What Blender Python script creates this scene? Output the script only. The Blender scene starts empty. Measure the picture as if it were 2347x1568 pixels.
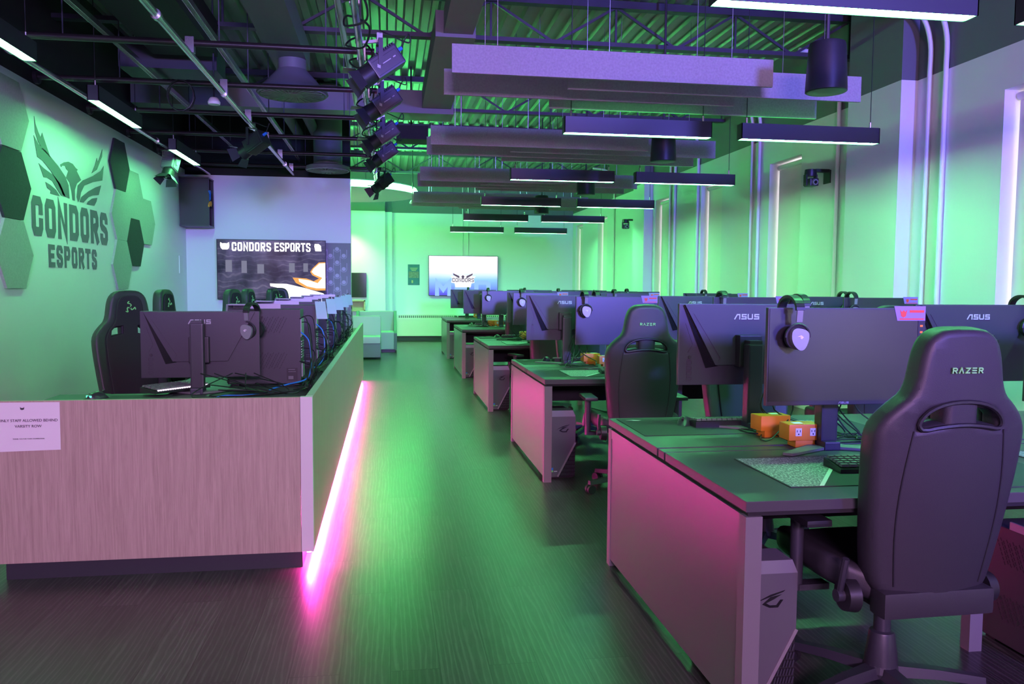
import bpy, bmesh, math, random
from mathutils import Vector, Matrix
R = math.radians
PI = math.pi
random.seed(7)
SC = bpy.context.scene
COL = SC.collection

# ------------------------------------------------------------------ camera
YAW, PIT, ROLL, FPX = 0.15051, 0.06883, 0.00665, 1860.0
fw = Vector((math.sin(YAW)*math.cos(PIT), math.cos(YAW)*math.cos(PIT), -math.sin(PIT)))
r0 = Vector((math.cos(YAW), -math.sin(YAW), 0)); u0 = r0.cross(fw)
rt = r0*math.cos(ROLL)+u0*math.sin(ROLL); up = -r0*math.sin(ROLL)+u0*math.cos(ROLL)
cd = bpy.data.cameras.new('camera'); cam = bpy.data.objects.new('camera', cd); COL.objects.link(cam)
m = Matrix.Identity(4)
for i in range(3):
    m[i][0] = rt[i]; m[i][1] = up[i]; m[i][2] = -fw[i]
m[2][3] = 1.40
cam.matrix_world = m
cd.sensor_width = 36; cd.lens = FPX/2347*36; cd.clip_start = .05
SC.camera = cam
SC.view_settings.view_transform = 'Standard'; SC.view_settings.look = 'None'
SC.view_settings.gamma = 1; SC.view_settings.use_curve_mapping = False
SC.view_settings.exposure = 0.0

# ------------------------------------------------------------------ daylight outside the windows
W = bpy.data.worlds.new('sky'); SC.world = W; W.use_nodes = True
W.node_tree.nodes['Background'].inputs[0].default_value = (1, .93, .9, 1)
W.node_tree.nodes['Background'].inputs[1].default_value = 5.0

# light levels of the room's lamps and of the added ones
GREEN = (.15, 1.0, .32); G_DOWN = 128.0; G_LEFT = 100.0; G_UP = 14.0; G_WHITE = (.55, 1.0, .62)
BLUE = (.18, .15, 1.0)
PINK = (1.0, .035, .45)

def lamp(name, kind, loc, energy, color, target=None, size=.2, size_y=None, spot=60, blend=.6, group=None, parent=None):
    l = bpy.data.lights.new(name, kind); l.energy = energy; l.color = color
    if kind == 'AREA':
        l.size = size
        if size_y: l.shape = 'RECTANGLE'; l.size_y = size_y
    else:
        l.shadow_soft_size = size
    if kind == 'SPOT': l.spot_size = R(spot); l.spot_blend = blend
    o = bpy.data.objects.new(name, l); COL.objects.link(o); o.location = loc
    if target is not None:
        o.rotation_euler = (Vector(target)-Vector(loc)).to_track_quat('-Z', 'Y').to_euler()
    if parent: o.parent = parent
    return o
# added unseen lamps behind the camera: violet spots, and a soft rose fill
ADDED_SPOTS = [((3.6, -3.4, 3.0), (3.3, 9, 2.35), 5200, BLUE, 58), ((-.55, -3.4, 3.0), (-2.2, 12.6, 2.75), 2600, (.24, .25, 1.0), 27)]
ADDED_FILL = [((.3, -3.6, 2.5), (.2, 4, 1.0), 540, (.92, .46, 1.0))]

# ------------------------------------------------------------------ materials
def mat(name, col, rough=.5, metal=0, spec=.5, var=0, scale=20, bump=0, bscale=200, emit=None, es=1, trans=0, coat=0):
    M = bpy.data.materials.new(name); M.use_nodes = True
    nt = M.node_tree; b = nt.nodes['Principled BSDF']; I = b.inputs
    I['Base Color'].default_value = (*col, 1); I['Roughness'].default_value = rough; I['Metallic'].default_value = metal
    I['Specular IOR Level'].default_value = spec
    if coat: I['Coat Weight'].default_value = coat
    if trans: I['Transmission Weight'].default_value = trans
    if emit: I['Emission Color'].default_value = (*emit, 1); I['Emission Strength'].default_value = es
    tc = nt.nodes.new('ShaderNodeTexCoord')
    if var:
        n = nt.nodes.new('ShaderNodeTexNoise'); n.inputs['Scale'].default_value = scale; n.inputs['Detail'].default_value = 6
        nt.links.new(tc.outputs['Object'], n.inputs['Vector'])
        mx = nt.nodes.new('ShaderNodeMix'); mx.data_type = 'RGBA'
        mx.inputs[6].default_value = (*[c*(1-var) for c in col], 1); mx.inputs[7].default_value = (*[min(1, c*(1+var)) for c in col], 1)
        nt.links.new(n.outputs['Fac'], mx.inputs[0]); nt.links.new(mx.outputs[2], I['Base Color'])
    if bump:
        n2 = nt.nodes.new('ShaderNodeTexNoise'); n2.inputs['Scale'].default_value = bscale; n2.inputs['Detail'].default_value = 3
        nt.links.new(tc.outputs['Object'], n2.inputs['Vector'])
        bp = nt.nodes.new('ShaderNodeBump'); bp.inputs['Strength'].default_value = bump; bp.inputs['Distance'].default_value = .002
        nt.links.new(n2.outputs['Fac'], bp.inputs['Height']); nt.links.new(bp.outputs['Normal'], I['Normal'])
    return M

def emis(name, col, s):
    M = bpy.data.materials.new(name); M.use_nodes = True; nt = M.node_tree
    nt.nodes.remove(nt.nodes['Principled BSDF'])
    e = nt.nodes.new('ShaderNodeEmission'); e.inputs[0].default_value = (*col, 1); e.inputs[1].default_value = s
    nt.links.new(e.outputs[0], nt.nodes['Material Output'].inputs[0])
    return M

def nodes(M): return M.node_tree.nodes, M.node_tree.links

wall_m = mat('painted_wall', (.78, .78, .80), .42, var=.015, scale=3, bump=.05, bscale=300)
band_m = mat('grey_painted_wall', (.13, .14, .15), .6, var=.05, scale=4)
deck_m = mat('steel_deck', (.26, .27, .26), .45, metal=.3, var=.08, scale=5)
joist_m = mat('dark_steel', (.05, .05, .065), .5, metal=.3)
duct_m = mat('painted_duct', (.16, .16, .165), .55, var=.06, scale=6)
pipe_m = mat('black_pipe', (.022, .02, .022), .32)
chrome_m = mat('galvanised_pipe', (.62, .62, .62), .25, metal=1, var=.06, scale=30)
black_m = mat('black_plastic', (.018, .018, .02), .42)
blackm_m = mat('black_matte', (.012, .012, .013), .8)
dark_m = mat('charcoal_plastic', (.034, .034, .042), .4, bump=.05, bscale=900)
gloss_m = mat('gloss_black', (.01, .01, .012), .15)
leather_m = mat('chair_leather', (.030, .029, .034), .48, bump=.25, bscale=500)
fabric_m = mat('chair_fabric', (.02, .02, .022), .9, bump=.3, bscale=700)
green_m = mat('green_thread', (.12, .75, .12), .5)
greenlogo_m = mat('green_print', (.25, .75, .22), .6)
grey_m = mat('grey_print', (.42, .42, .46), .4)
silver_m = mat('silver_plastic', (.32, .32, .36), .35, metal=.5)
white_m = mat('white_plastic', (.75, .75, .76), .4)
felt_m = mat('felt_grey', (.32, .31, .33), .95, var=.28, scale=70, bump=.4, bscale=260)
feltw_m = mat('felt_pale_green', (.38, .40, .38), .95, var=.2, scale=60, bump=.4, bscale=260)
feltd_m = mat('felt_charcoal', (.035, .042, .045), .95, var=.3, scale=60, bump=.4, bscale=260)
desk_m = mat('desk_laminate', (.062, .062, .066), .42, spec=.32, bump=.05, bscale=900)
deskend_m = mat('desk_end_laminate', (.11, .11, .115), .30, spec=.8, bump=.04, bscale=900)
post_m = mat('desk_post', (.16, .155, .16), .45)
gap_m = mat('shadow_gap', (.01, .01, .01), .8)
orange_m = mat('orange_plastic', (.85, .26, .02), .45)
paper_m = mat('paper', (.82, .80, .84), .7)
ink_m = mat('ink', (.05, .05, .06), .6)
decal_m = mat('grey_decal', (.13, .14, .16), .5)
cable_m = mat('black_cable', (.012, .012, .014), .5)
blue_m = mat('blue_cable', (.03, .22, .75), .4)
sofa_m = mat('sofa_vinyl', (.42, .44, .43), .5, bump=.1, bscale=100)
sofad_m = mat('sofa_grey', (.16, .17, .19), .6)
trimw_m = mat('white_trim', (.74, .74, .72), .4)
wood_l = mat('pale_wood', (.55, .42, .28), .5, var=.1, scale=12)
base_m = mat('baseboard_dark', (.03, .03, .04), .5)
pcm_m = mat('pc_shell', (.05, .048, .055), .45, metal=.2, bump=.06, bscale=900)
pcfront_m = mat('pc_front_grey', (.13, .13, .14), .4, metal=.3)
edge_m = mat('pc_edge', (.45, .40, .42), .3, metal=.6)
red_m = mat('red_print', (.75, .08, .03), .5)
corner_m = mat('sticker_violet', (.30, .22, .55), .5)
screenoff_m = mat('screen_matte', (.012, .012, .016), .30, spec=.9)
light_body = mat('fixture_black', (.02, .022, .028), .4)
lampblue_m = mat('lamp_housing', (.035, .035, .06), .4)
glow_m = emis('fixture_diffuser', GREEN, G_DOWN)
glowl_m = emis('side_fixture_diffuser', GREEN, G_LEFT)
glowup_m = emis('added_uplight_glow', (.06, 1, .14), G_UP)
pink_m = emis('pink_led', PINK, 850)
ring_m = emis('green_led', (.10, 1, .22), 340)
key_led = emis('key_leds', (.95, .75, 1), 1.6)
mouse_led = emis('mouse_led', (.1, 1, .5), 2.5)
txt_led = emis('screen_text', (1, 1, 1), 2.2)

# floor: vinyl planks running along the aisle
floor_m = bpy.data.materials.new('floor_planks'); floor_m.use_nodes = True
N, L = nodes(floor_m); b = N['Principled BSDF']
def nn(N, t, **k):
    n = N.new(t)
    for a, v in k.items():
        if a in n.inputs: n.inputs[a].default_value = v
        else: setattr(n, a, v)
    return n
tc = nn(N, 'ShaderNodeTexCoord'); mp = nn(N, 'ShaderNodeMapping'); mp.inputs['Rotation'].default_value = (0, 0, R(90))
L.new(tc.outputs['Object'], mp.inputs[0])
br = nn(N, 'ShaderNodeTexBrick'); br.offset = .37; br.inputs['Scale'].default_value = 1
br.inputs['Color1'].default_value = (.036, .032, .032, 1); br.inputs['Color2'].default_value = (.055, .050, .049, 1)
br.inputs['Mortar'].default_value = (.016, .015, .015, 1); br.inputs['Mortar Size'].default_value = .0018
br.inputs['Brick Width'].default_value = 1.22; br.inputs['Row Height'].default_value = .18
L.new(mp.outputs[0], br.inputs['Vector'])
mp2 = nn(N, 'ShaderNodeMapping'); mp2.inputs['Scale'].default_value = (1.5, .16, 1); L.new(tc.outputs['Object'], mp2.inputs[0])
# shift the grain in each plank by its own random colour
addv = nn(N, 'ShaderNodeVectorMath', operation='ADD'); L.new(mp2.outputs[0], addv.inputs[0])
sc = nn(N, 'ShaderNodeVectorMath', operation='SCALE'); L.new(br.outputs['Color'], sc.inputs[0]); sc.inputs['Scale'].default_value = 300
L.new(sc.outputs[0], addv.inputs[1])
wv = nn(N, 'ShaderNodeTexWave'); wv.inputs['Scale'].default_value = 10; wv.inputs['Distortion'].default_value = 10; wv.inputs['Detail'].default_value = 4; wv.inputs['Detail Scale'].default_value = .9
L.new(addv.outputs[0], wv.inputs['Vector'])
ns = nn(N, 'ShaderNodeTexNoise'); ns.inputs['Scale'].default_value = 3; ns.inputs['Detail'].default_value = 8; ns.inputs['Roughness'].default_value = .7
mp3 = nn(N, 'ShaderNodeMapping'); mp3.inputs['Scale'].default_value = (14, 1.6, 1); L.new(tc.outputs['Object'], mp3.inputs[0]); L.new(mp3.outputs[0], ns.inputs['Vector'])
cr = nn(N, 'ShaderNodeValToRGB'); cr.color_ramp.elements[0].position = .62; cr.color_ramp.elements[0].color = (.8, .8, .8, 1)
cr.color_ramp.elements[1].position = .95; cr.color_ramp.elements[1].color = (1.6, 1.6, 1.6, 1)
L.new(wv.outputs['Fac'], cr.inputs[0])
cr2 = nn(N, 'ShaderNodeValToRGB'); cr2.color_ramp.elements[0].position = .3; cr2.color_ramp.elements[0].color = (.7, .7, .7, 1)
cr2.color_ramp.elements[1].position = .7; cr2.color_ramp.elements[1].color = (1.4, 1.4, 1.4, 1); L.new(ns.outputs['Fac'], cr2.inputs[0])
mu = nn(N, 'ShaderNodeMix', data_type='RGBA', blend_type='MULTIPLY'); mu.inputs[0].default_value = .8
L.new(br.outputs['Color'], mu.inputs[6]); L.new(cr.outputs[0], mu.inputs[7])
mu2 = nn(N, 'ShaderNodeMix', data_type='RGBA', blend_type='MULTIPLY'); mu2.inputs[0].default_value = 1
L.new(mu.outputs[2], mu2.inputs[6]); L.new(cr2.outputs[0], mu2.inputs[7]); L.new(mu2.outputs[2], b.inputs['Base Color'])
b.inputs['Roughness'].default_value = .31; b.inputs['Specular IOR Level'].default_value = .5
bp = nn(N, 'ShaderNodeBump'); bp.inputs['Strength'].default_value = .05; bp.inputs['Distance'].default_value = .002
L.new(wv.outputs['Fac'], bp.inputs['Height']); L.new(bp.outputs[0], b.inputs['Normal'])

# counter wood: fine vertical grain
wood_m = bpy.data.materials.new('counter_wood'); wood_m.use_nodes = True
N, L = nodes(wood_m); b = N['Principled BSDF']
tc = nn(N, 'ShaderNodeTexCoord'); mp = nn(N, 'ShaderNodeMapping'); mp.inputs['Scale'].default_value = (16, 16, .55); L.new(tc.outputs['Object'], mp.inputs[0])
ns = nn(N, 'ShaderNodeTexNoise'); ns.inputs['Scale'].default_value = 6; ns.inputs['Detail'].default_value = 9; ns.inputs['Roughness'].default_value = .75; ns.inputs['Distortion'].default_value = .6
L.new(mp.outputs[0], ns.inputs['Vector'])
cr = nn(N, 'ShaderNodeValToRGB'); cr.color_ramp.elements[0].position = .32; cr.color_ramp.elements[0].color = (.36, .265, .215, 1)
cr.color_ramp.elements[1].position = .68; cr.color_ramp.elements[1].color = (.55, .43, .36, 1)
L.new(ns.outputs['Fac'], cr.inputs[0]); L.new(cr.outputs[0], b.inputs['Base Color']); b.inputs['Roughness'].default_value = .45

def stripes(name, c1, c2, sx, sy, thr=.5, rot=45):
    M = mat(name, c1, .8); N, L = nodes(M)
    tc = nn(N, 'ShaderNodeTexCoord'); mp = nn(N, 'ShaderNodeMapping'); mp.inputs['Rotation'].default_value = (0, 0, R(rot)); mp.inputs['Scale'].default_value = (sx, sy, 1)
    L.new(tc.outputs['Object'], mp.inputs[0])
    v = nn(N, 'ShaderNodeTexNoise'); v.inputs['Scale'].default_value = 1; v.inputs['Detail'].default_value = 2; L.new(mp.outputs[0], v.inputs['Vector'])
    c = nn(N, 'ShaderNodeValToRGB'); c.color_ramp.interpolation = 'LINEAR'; c.color_ramp.elements[0].position = thr; c.color_ramp.elements[0].color = (*c1, 1)
    c.color_ramp.elements[1].position = thr+.04; c.color_ramp.elements[1].color = (*c2, 1)
    L.new(v.outputs['Fac'], c.inputs[0]); L.new(c.outputs[0], N['Principled BSDF'].inputs['Base Color'])
    return M
padgrey_m = stripes('printed_mat_cloth', (.17, .18, .2), (.42, .44, .46), 160, 70, .52, 40)
pad_m = mat('mat_cloth', (.035, .04, .045), .85, bump=.2, bscale=900)

# ------------------------------------------------------------------ mesh helpers
class MB:
    def __init__(s): s.bm = bmesh.new()
    def add(s, vs, fs, M=None):
        V = [s.bm.verts.new(M @ Vector(v) if M else v) for v in vs]
        for f in fs:
            try: s.bm.faces.new([V[i] for i in f])
            except ValueError: pass
        return V
    def box(s, x0, x1, y0, y1, z0, z1, M=None, bev=0):
        vs = [(x, y, z) for x in (x0, x1) for y in (y0, y1) for z in (z0, z1)]
        V = s.add(vs, [(0, 1, 3, 2), (4, 6, 7, 5), (0, 4, 5, 1), (2, 3, 7, 6), (0, 2, 6, 4), (1, 5, 7, 3)], M)
        if bev:
            es = {e for v in V for e in v.link_edges}
            bmesh.ops.bevel(s.bm, geom=list(es), offset=bev, segments=2, profile=.7, affect='EDGES')
        return s
    def bar(s, a, b, w, h=None, roll=0):
        a = Vector(a); b = Vector(b); d = b-a; l = d.length; h = h or w
        M = Matrix.Translation(a) @ d.to_track_quat('X', 'Z').to_matrix().to_4x4() @ Matrix.Rotation(roll, 4, 'X')
        return s.box(0, l, -w/2, w/2, -h/2, h/2, M)
    def cyl(s, a, b, ra, rb=None, n=16, cap=True):
        a = Vector(a); b = Vector(b); rb = ra if rb is None else rb
        q = (b-a).to_track_quat('Z', 'Y').to_matrix().to_4x4()
        vs = []
        for p, r_ in ((a, ra), (b, rb)):
            for i in range(n):
                t = 2*PI*i/n; vs.append(p + q @ Vector((r_*math.cos(t), r_*math.sin(t), 0)))
        fs = [(i, (i+1) % n, n+(i+1) % n, n+i) for i in range(n)]
        if cap: fs += [tuple(range(n-1, -1, -1)), tuple(range(n, 2*n))]
        s.add(vs, fs); return s
    def lathe(s, prof, n=24, M=None):
        vs = []; fs = []
        for r_, z in prof:
            for i in range(n):
                t = 2*PI*i/n; vs.append((r_*math.cos(t), r_*math.sin(t), z))
        for k in range(len(prof)-1):
            for i in range(n):
                fs.append((k*n+i, k*n+(i+1) % n, (k+1)*n+(i+1) % n, (k+1)*n+i))
        fs += [tuple(range(n-1, -1, -1)), tuple(range((len(prof)-1)*n, len(prof)*n))]
        s.add(vs, fs, M); return s
    def tube(s, pts, r_, n=8, closed=False):
        P = [Vector(p) for p in pts]; m_ = len(P); vs = []; fs = []
        upv = Vector((0, 0, 1)); prev = None
        for k, p in enumerate(P):
            if closed: d = P[(k+1) % m_]-P[k-1]
            else: d = P[min(k+1, m_-1)]-P[max(k-1, 0)]
            d.normalize()
            if prev is None:
                a = d.orthogonal().normalized()
            else:
                a = (prev-d*prev.dot(d)); a = a.normalized() if a.length > 1e-6 else d.orthogonal().normalized()
            prev = a; b_ = d.cross(a)
            for i in range(n):
                t = 2*PI*i/n; vs.append(p+(a*math.cos(t)+b_*math.sin(t))*r_)
        for k in range(m_ if closed else m_-1):
            k2 = (k+1) % m_
            for i in range(n): fs.append((k*n+i, k*n+(i+1) % n, k2*n+(i+1) % n, k2*n+i))
        if not closed: fs += [tuple(range(n-1, -1, -1)), tuple(range((m_-1)*n, m_*n))]
        s.add(vs, fs); return s
    def prism(s, poly, d0, d1, M=None, axis='Z'):
        # polygon in a plane, extruded from d0 to d1 along axis
        def P(a, b_, c):
            return {'Z': (a, b_, c), 'Y': (a, c, b_), 'X': (c, a, b_)}[axis]
        n = len(poly)
        vs = [P(a, b_, d0) for a, b_ in poly]+[P(a, b_, d1) for a, b_ in poly]
        V = s.add(vs, [(i, (i+1) % n, n+(i+1) % n, n+i) for i in range(n)], M)
        for half in (V[:n], V[n:]):
            s.bm.faces.new(half)
        return s
    def mesh(s, name, m_):
        bmesh.ops.remove_doubles(s.bm, verts=s.bm.verts, dist=1e-6)
        bmesh.ops.recalc_face_normals(s.bm, faces=s.bm.faces)
        me = bpy.data.meshes.new(name); s.bm.to_mesh(me); s.bm.free(); me.materials.append(m_)
        return me
    def build(s, name, m_, parent=None, smooth=False, loc=None, rot=None):
        me = s.mesh(name, m_)
        o = bpy.data.objects.new(name, me); COL.objects.link(o)
        if parent: o.parent = parent
        if loc: o.location = loc
        if rot: o.rotation_euler = rot
        if smooth:
            for p in me.polygons: p.use_smooth = True
            try: me.set_sharp_from_angle(angle=R(smooth if smooth > 1 else 38))
            except Exception: pass
        return o

def tag(o, label, cat, group=None, kind=None):
    if label: o['label'] = label
    if cat: o['category'] = cat
    if group: o['group'] = group
    if kind: o['kind'] = kind
    return o
def thing(name, label, cat, loc=(0, 0, 0), rz=0, group=None):
    o = bpy.data.objects.new(name, None); COL.objects.link(o); o.empty_display_size = .1
    o.location = loc; o.rotation_euler = (0, 0, rz)
    return tag(o, label, cat, group)
def dup(root, loc, rz, label, group=None, skip=()):
    kids = {}
    for o in bpy.data.objects:
        if o.parent: kids.setdefault(o.parent.name, []).append(o)
    def cp(o, par):
        c = o.copy(); COL.objects.link(c)
        if par: c.parent = par
        for k in kids.get(o.name, []):
            if k.name.split('.')[0] in skip: continue
            cp(k, c)
        return c
    c = cp(root, None); c.location = loc; c.rotation_euler = (0, 0, rz); c['label'] = label
    if group: c['group'] = group
    return c
def struct(o, label=None, cat='structure'):
    o['kind'] = 'structure'
    if label: o['label'] = label
    o['category'] = cat
    return o

def fill_shape(outer, holes=(), thick=.04, bev=.012, res=2):
    """rounded slab cut from a 2D outline (x,z); returns bmesh with y = depth"""
    cu = bpy.data.curves.new('t', 'CURVE'); cu.dimensions = '2D'; cu.fill_mode = 'BOTH'
    cu.extrude = thick/2-bev; cu.bevel_depth = bev; cu.bevel_resolution = res
    for poly in [outer]+list(holes):
        sp = cu.splines.new('POLY'); sp.points.add(len(poly)-1); sp.use_cyclic_u = True
        for i, (x, z) in enumerate(poly): sp.points[i].co = (x, z, 0, 1)
    o = bpy.data.objects.new('t', cu); COL.objects.link(o)
    dg = bpy.context.evaluated_depsgraph_get()
    me = bpy.data.meshes.new_from_object(o.evaluated_get(dg))
    bpy.data.objects.remove(o)
    bm = bmesh.new(); bm.from_mesh(me); bpy.data.meshes.remove(me)
    bmesh.ops.transform(bm, matrix=Matrix.Rotation(R(90), 4, 'X'), verts=bm.verts)   # (x,z,d)->(x,-d,z)
    bmesh.ops.remove_doubles(bm, verts=bm.verts, dist=1e-5)
    return bm
def slice_bm(bm, axis, vals):
    nv = Vector((0, 0, 0)); nv[axis] = 1
    for v in vals:
        co = Vector((0, 0, 0)); co[axis] = v
        bmesh.ops.bisect_plane(bm, geom=list(bm.verts)+list(bm.edges)+list(bm.faces), plane_co=co, plane_no=nv, dist=1e-5)
def smooth_poly(pts, it=2):
    for _ in range(it):
        q = []
        for i in range(len(pts)):
            a = pts[i]; b_ = pts[(i+1) % len(pts)]
            q.append((a[0]*.75+b_[0]*.25, a[1]*.75+b_[1]*.25)); q.append((a[0]*.25+b_[0]*.75, a[1]*.25+b_[1]*.75))
        pts = q
    return pts
def spline(pts, n=8):
    P = [Vector(p) for p in pts]; out = []
    for i in range(len(P)-1):
        p0 = P[max(i-1, 0)]; p1 = P[i]; p2 = P[i+1]; p3 = P[min(i+2, len(P)-1)]
        for k in range(n):
            t = k/n
            out.append(.5*((2*p1)+(-p0+p2)*t+(2*p0-5*p1+4*p2-p3)*t*t+(-p0+3*p1-3*p2+p3)*t**3))
    out.append(P[-1]); return out

# block lettering as mitred strokes
GL = {
 'C': [([(1, .70), (1, .86), (.84, 1), (.16, 1), (0, .86), (0, .14), (.16, 0), (.84, 0), (1, .14), (1, .30)], 0)],
 'O': [([(.16, 1), (0, .86), (0, .14), (.16, 0), (.84, 0), (1, .14), (1, .86), (.84, 1)], 1)],
 'D': [([(0, 0), (0, 1), (.8, 1), (1, .85), (1, .15), (.8, 0)], 1)],
 'N': [([(0, 0), (0, 1), (1, 0), (1, 1)], 0)],
 'R': [([(0, 0), (0, 1), (.82, 1), (1, .86), (1, .62), (.82, .48), (0, .48)], 0), ([(.5, .48), (1, 0)], 0)],
 'P': [([(0, 0), (0, 1), (.82, 1), (1, .86), (1, .6), (.82, .44), (0, .44)], 0)],
 'S': [([(1, .84), (1, .88), (.84, 1), (.16, 1), (0, .87), (0, .66), (.16, .56), (.84, .44), (1, .34), (1, .13), (.84, 0), (.16, 0), (0, .12), (0, .16)], 0)],
 'E': [([(1, 1), (0, 1), (0, 0), (1, 0)], 0), ([(0, .5), (.8, .5)], 0)],
 'T': [([(0, 1), (1, 1)], 0), ([(.5, 1), (.5, 0)], 0)],
 'A': [([(-.15, 0), (.42, 1), (1, 1), (1, 0)], 0)],
 's': [([(1, 1), (.1, 1), (.1, .5), (1, .5), (1, 0), (0, 0)], 0)],
 'U': [([(0, 1), (0, .1), (.1, 0), (.9, 0), (1, .1), (1, 1)], 0)],
 'a': [([(0, 0), (.5, 1), (1, 0)], 0)],
 'Z': [([(0, 1), (1, 1), (0, 0), (1, 0)], 0)],
 'e': [([(0, 1), (1, 1)], 0), ([(0, .5), (1, .5)], 0), ([(0, 0), (1, 0)], 0)],
 'M': [([(0, 0), (0, 1), (.5, .35), (1, 1), (1, 0)], 0)],
}
def letters(mb, text, org, ux, uy, un, h, w, gap, t, d, slant=0, tx=None):
    org = Vector(org); ux = Vector(ux).normalized(); uy = Vector(uy).normalized(); un = Vector(un).normalized()
    tx = tx or t
    x = 0; kk = 0
    for ch in text:
        if ch == ' ': x += w*.6+gap; continue
        for pts, closed in GL[ch]:
            P = [Vector((x+t/2+p[0]*(w-t)+slant*p[1]*h, t/2+p[1]*(h-t))) for p in pts]
            n = len(P); Lf = []; Rt = []
            for i in range(n):
                if closed: a, b_ = P[i-1], P[(i+1) % n]
                else: a, b_ = P[max(i-1, 0)], P[min(i+1, n-1)]
                d1 = (P[i]-a); d2 = (b_-P[i])
                if d1.length < 1e-9: d1 = d2.copy()
                if d2.length < 1e-9: d2 = d1.copy()
                d1.normalize(); d2.normalize()
                n1 = Vector((-d1.y, d1.x)); n2 = Vector((-d2.y, d2.x)); mm = n1+n2
                mm = n1 if mm.length < .1 else mm.normalized()
                k = min(1/max(mm.dot(n1), .35), 2.2)*t/2
                e = Vector((0, 0))
                if not closed and i == 0: e = -d1*t/2
                if not closed and i == n-1: e = d2*t/2
                Lf.append(P[i]+mm*k+e); Rt.append(P[i]-mm*k+e)
            seg = n if closed else n-1
            for i in range(seg):
                j = (i+1) % n
                q = [Lf[i], Lf[j], Rt[j], Rt[i]]
                kk += 1
                w0 = [org+ux*p.x+uy*p.y for p in q]; w1 = [v+un*(d+d*.04*(kk % 6)) for v in w0]
                mb.add(w0+w1, [(0, 1, 2, 3), (4, 5, 6, 7), (0, 1, 5, 4), (1, 2, 6, 5), (2, 3, 7, 6), (3, 0, 4, 7)])
        x += w+gap
    return x-gap
def font_text(name, text, size, org, ux, uy, m_, parent=None, depth=.0005, align='CENTER'):
    cu = bpy.data.curves.new('t', 'FONT'); cu.body = text; cu.size = size; cu.align_x = align; cu.extrude = depth
    o = bpy.data.objects.new('t', cu); COL.objects.link(o)
    me = bpy.data.meshes.new_from_object(o.evaluated_get(bpy.context.evaluated_depsgraph_get())); bpy.data.objects.remove(o)
    ux = Vector(ux).normalized(); uy = Vector(uy).normalized(); un = ux.cross(uy)
    M = Matrix.Identity(4)
    for i in range(3): M[i][0] = ux[i]; M[i][1] = uy[i]; M[i][2] = un[i]; M[i][3] = org[i]
    me.transform(M); me.materials.clear(); me.materials.append(m_)
    ob = bpy.data.objects.new(name, me); COL.objects.link(ob)
    if parent: ob.parent = parent
    return ob

# ------------------------------------------------------------------ room shell
XL, XR, YB, YT, ZC = -2.95, 4.74, 20.8, 12.6, 4.2
YN = -4.6
def shell(name, m_, *boxes):
    mb = MB()
    for b_ in boxes: mb.box(*b_)
    return struct(mb.build(name, m_))
shell('floor', floor_m, (-4.9, 5.1, YN-.2, YB+.2, -.1, 0))
# corrugated deck, ribs running along the room
mb = MB(); x = -4.9; prof = []
while x < 5.0:
    prof += [(x, ZC), (x+.075, ZC), (x+.095, ZC+.045), (x+.155, ZC+.045)]; x += .175
n = len(prof)
vs = [(a, YN-.1, z) for a, z in prof]+[(a, YB+.1, z) for a, z in prof]
mb.add(vs, [(i, i+1, n+i+1, n+i) for i in range(n-1)])
struct(mb.build('ceiling', deck_m))
shell('ceiling_roof', band_m, (-5, 5.2, YN-.2, YB+.3, ZC+.06, ZC+.12))
shell('wall_left', wall_m, (XL-.15, XL, YN, YT+.15, 0, 3.07))
shell('wall_left_upper', blackm_m, (XL-.15, XL-.002, YN, YT+.15, 3.07, ZC+.05))
shell('wall_front', wall_m, (XL-.15, -.57, YT, YT+.15, 0, 3.0))
shell('wall_front_upper', blackm_m, (XL-.15, -.57, YT+.005, YT+.15, 3.0, ZC+.05))
shell('wall_back', wall_m, (-4.9, 5.0, YB, YB+.15, 0, 3.22), (-4.7, -.09, YB-.4, YB, 0, 3.22), (-.09, .08, YB-.18, YB, 0, 3.22))
shell('wall_back_upper', band_m, (-4.9, 5.0, YB+.002, YB+.15, 3.22, ZC+.05), (-4.7, -.09, YB-.4, YB, 3.22, 3.6))
shell('wall_lounge', wall_m, (-4.9, -4.7, YT+.15, YB, 0, ZC+.05))
shell('wall_rear', wall_m, (-3.1, 5.0, YN-.15, YN, 0, ZC+.05))
# right wall with six slot windows and two pilasters
WIN = [(-3.3, -1.55), (4.98, 5.785), (8.93, 9.73), (11.2, 12.0), (13.42, 14.18), (17.43, 18.23), (19.7, 20.47)]  # first entry: unseen large window, added for the reflection in the near screen
ZW0, ZW1 = .9, 2.95
bx = []; y = YN
for a, b_ in WIN:
    bx.append((XR, XR+.3, y, a, 0, 3.28)); bx.append((XR, XR+.3, a, b_, 0, ZW0 if a > 0 else .25)); bx.append((XR, XR+.3, a, b_, ZW1, 3.28)); y = b_
bx.append((XR, XR+.3, y, YB, 0, 3.28))
bx += [(XR-.16, XR, 6.86, 7.72, 0, 3.28), (XR-.16, XR, 14.33, 15.0, 0, 3.28)]
shell('wall_right', wall_m, *bx)
shell('wall_right_upper', band_m, (XR+.002, XR+.3, YN, YB, 3.28, ZC+.05), (XR-.16, XR, 6.86, 7.72, 3.28, ZC+.05), (XR-.16, XR, 14.33, 15.0, 3.28, ZC+.05))
shell('trim_1', base_m, (.08, XR, YB-.012, YB, 0, .12), (-4.7, -.09, YB-.412, YB-.4, 0, .1))
shell('baseboard_left', base_m, (XL, XL+.012, YN, YT, 0, .1))
glass_m = mat('window_glass', (.95, .97, 1), .02, trans=1)
blind_m = mat('blind_fabric', (.85, .84, .82), .8)
N, L = nodes(blind_m); t_ = nn(N, 'ShaderNodeBsdfTranslucent'); t_.inputs[0].default_value = (.8, .78, .76, 1); mx = nn(N, 'ShaderNodeMixShader'); mx.inputs[0].default_value = .10
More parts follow.
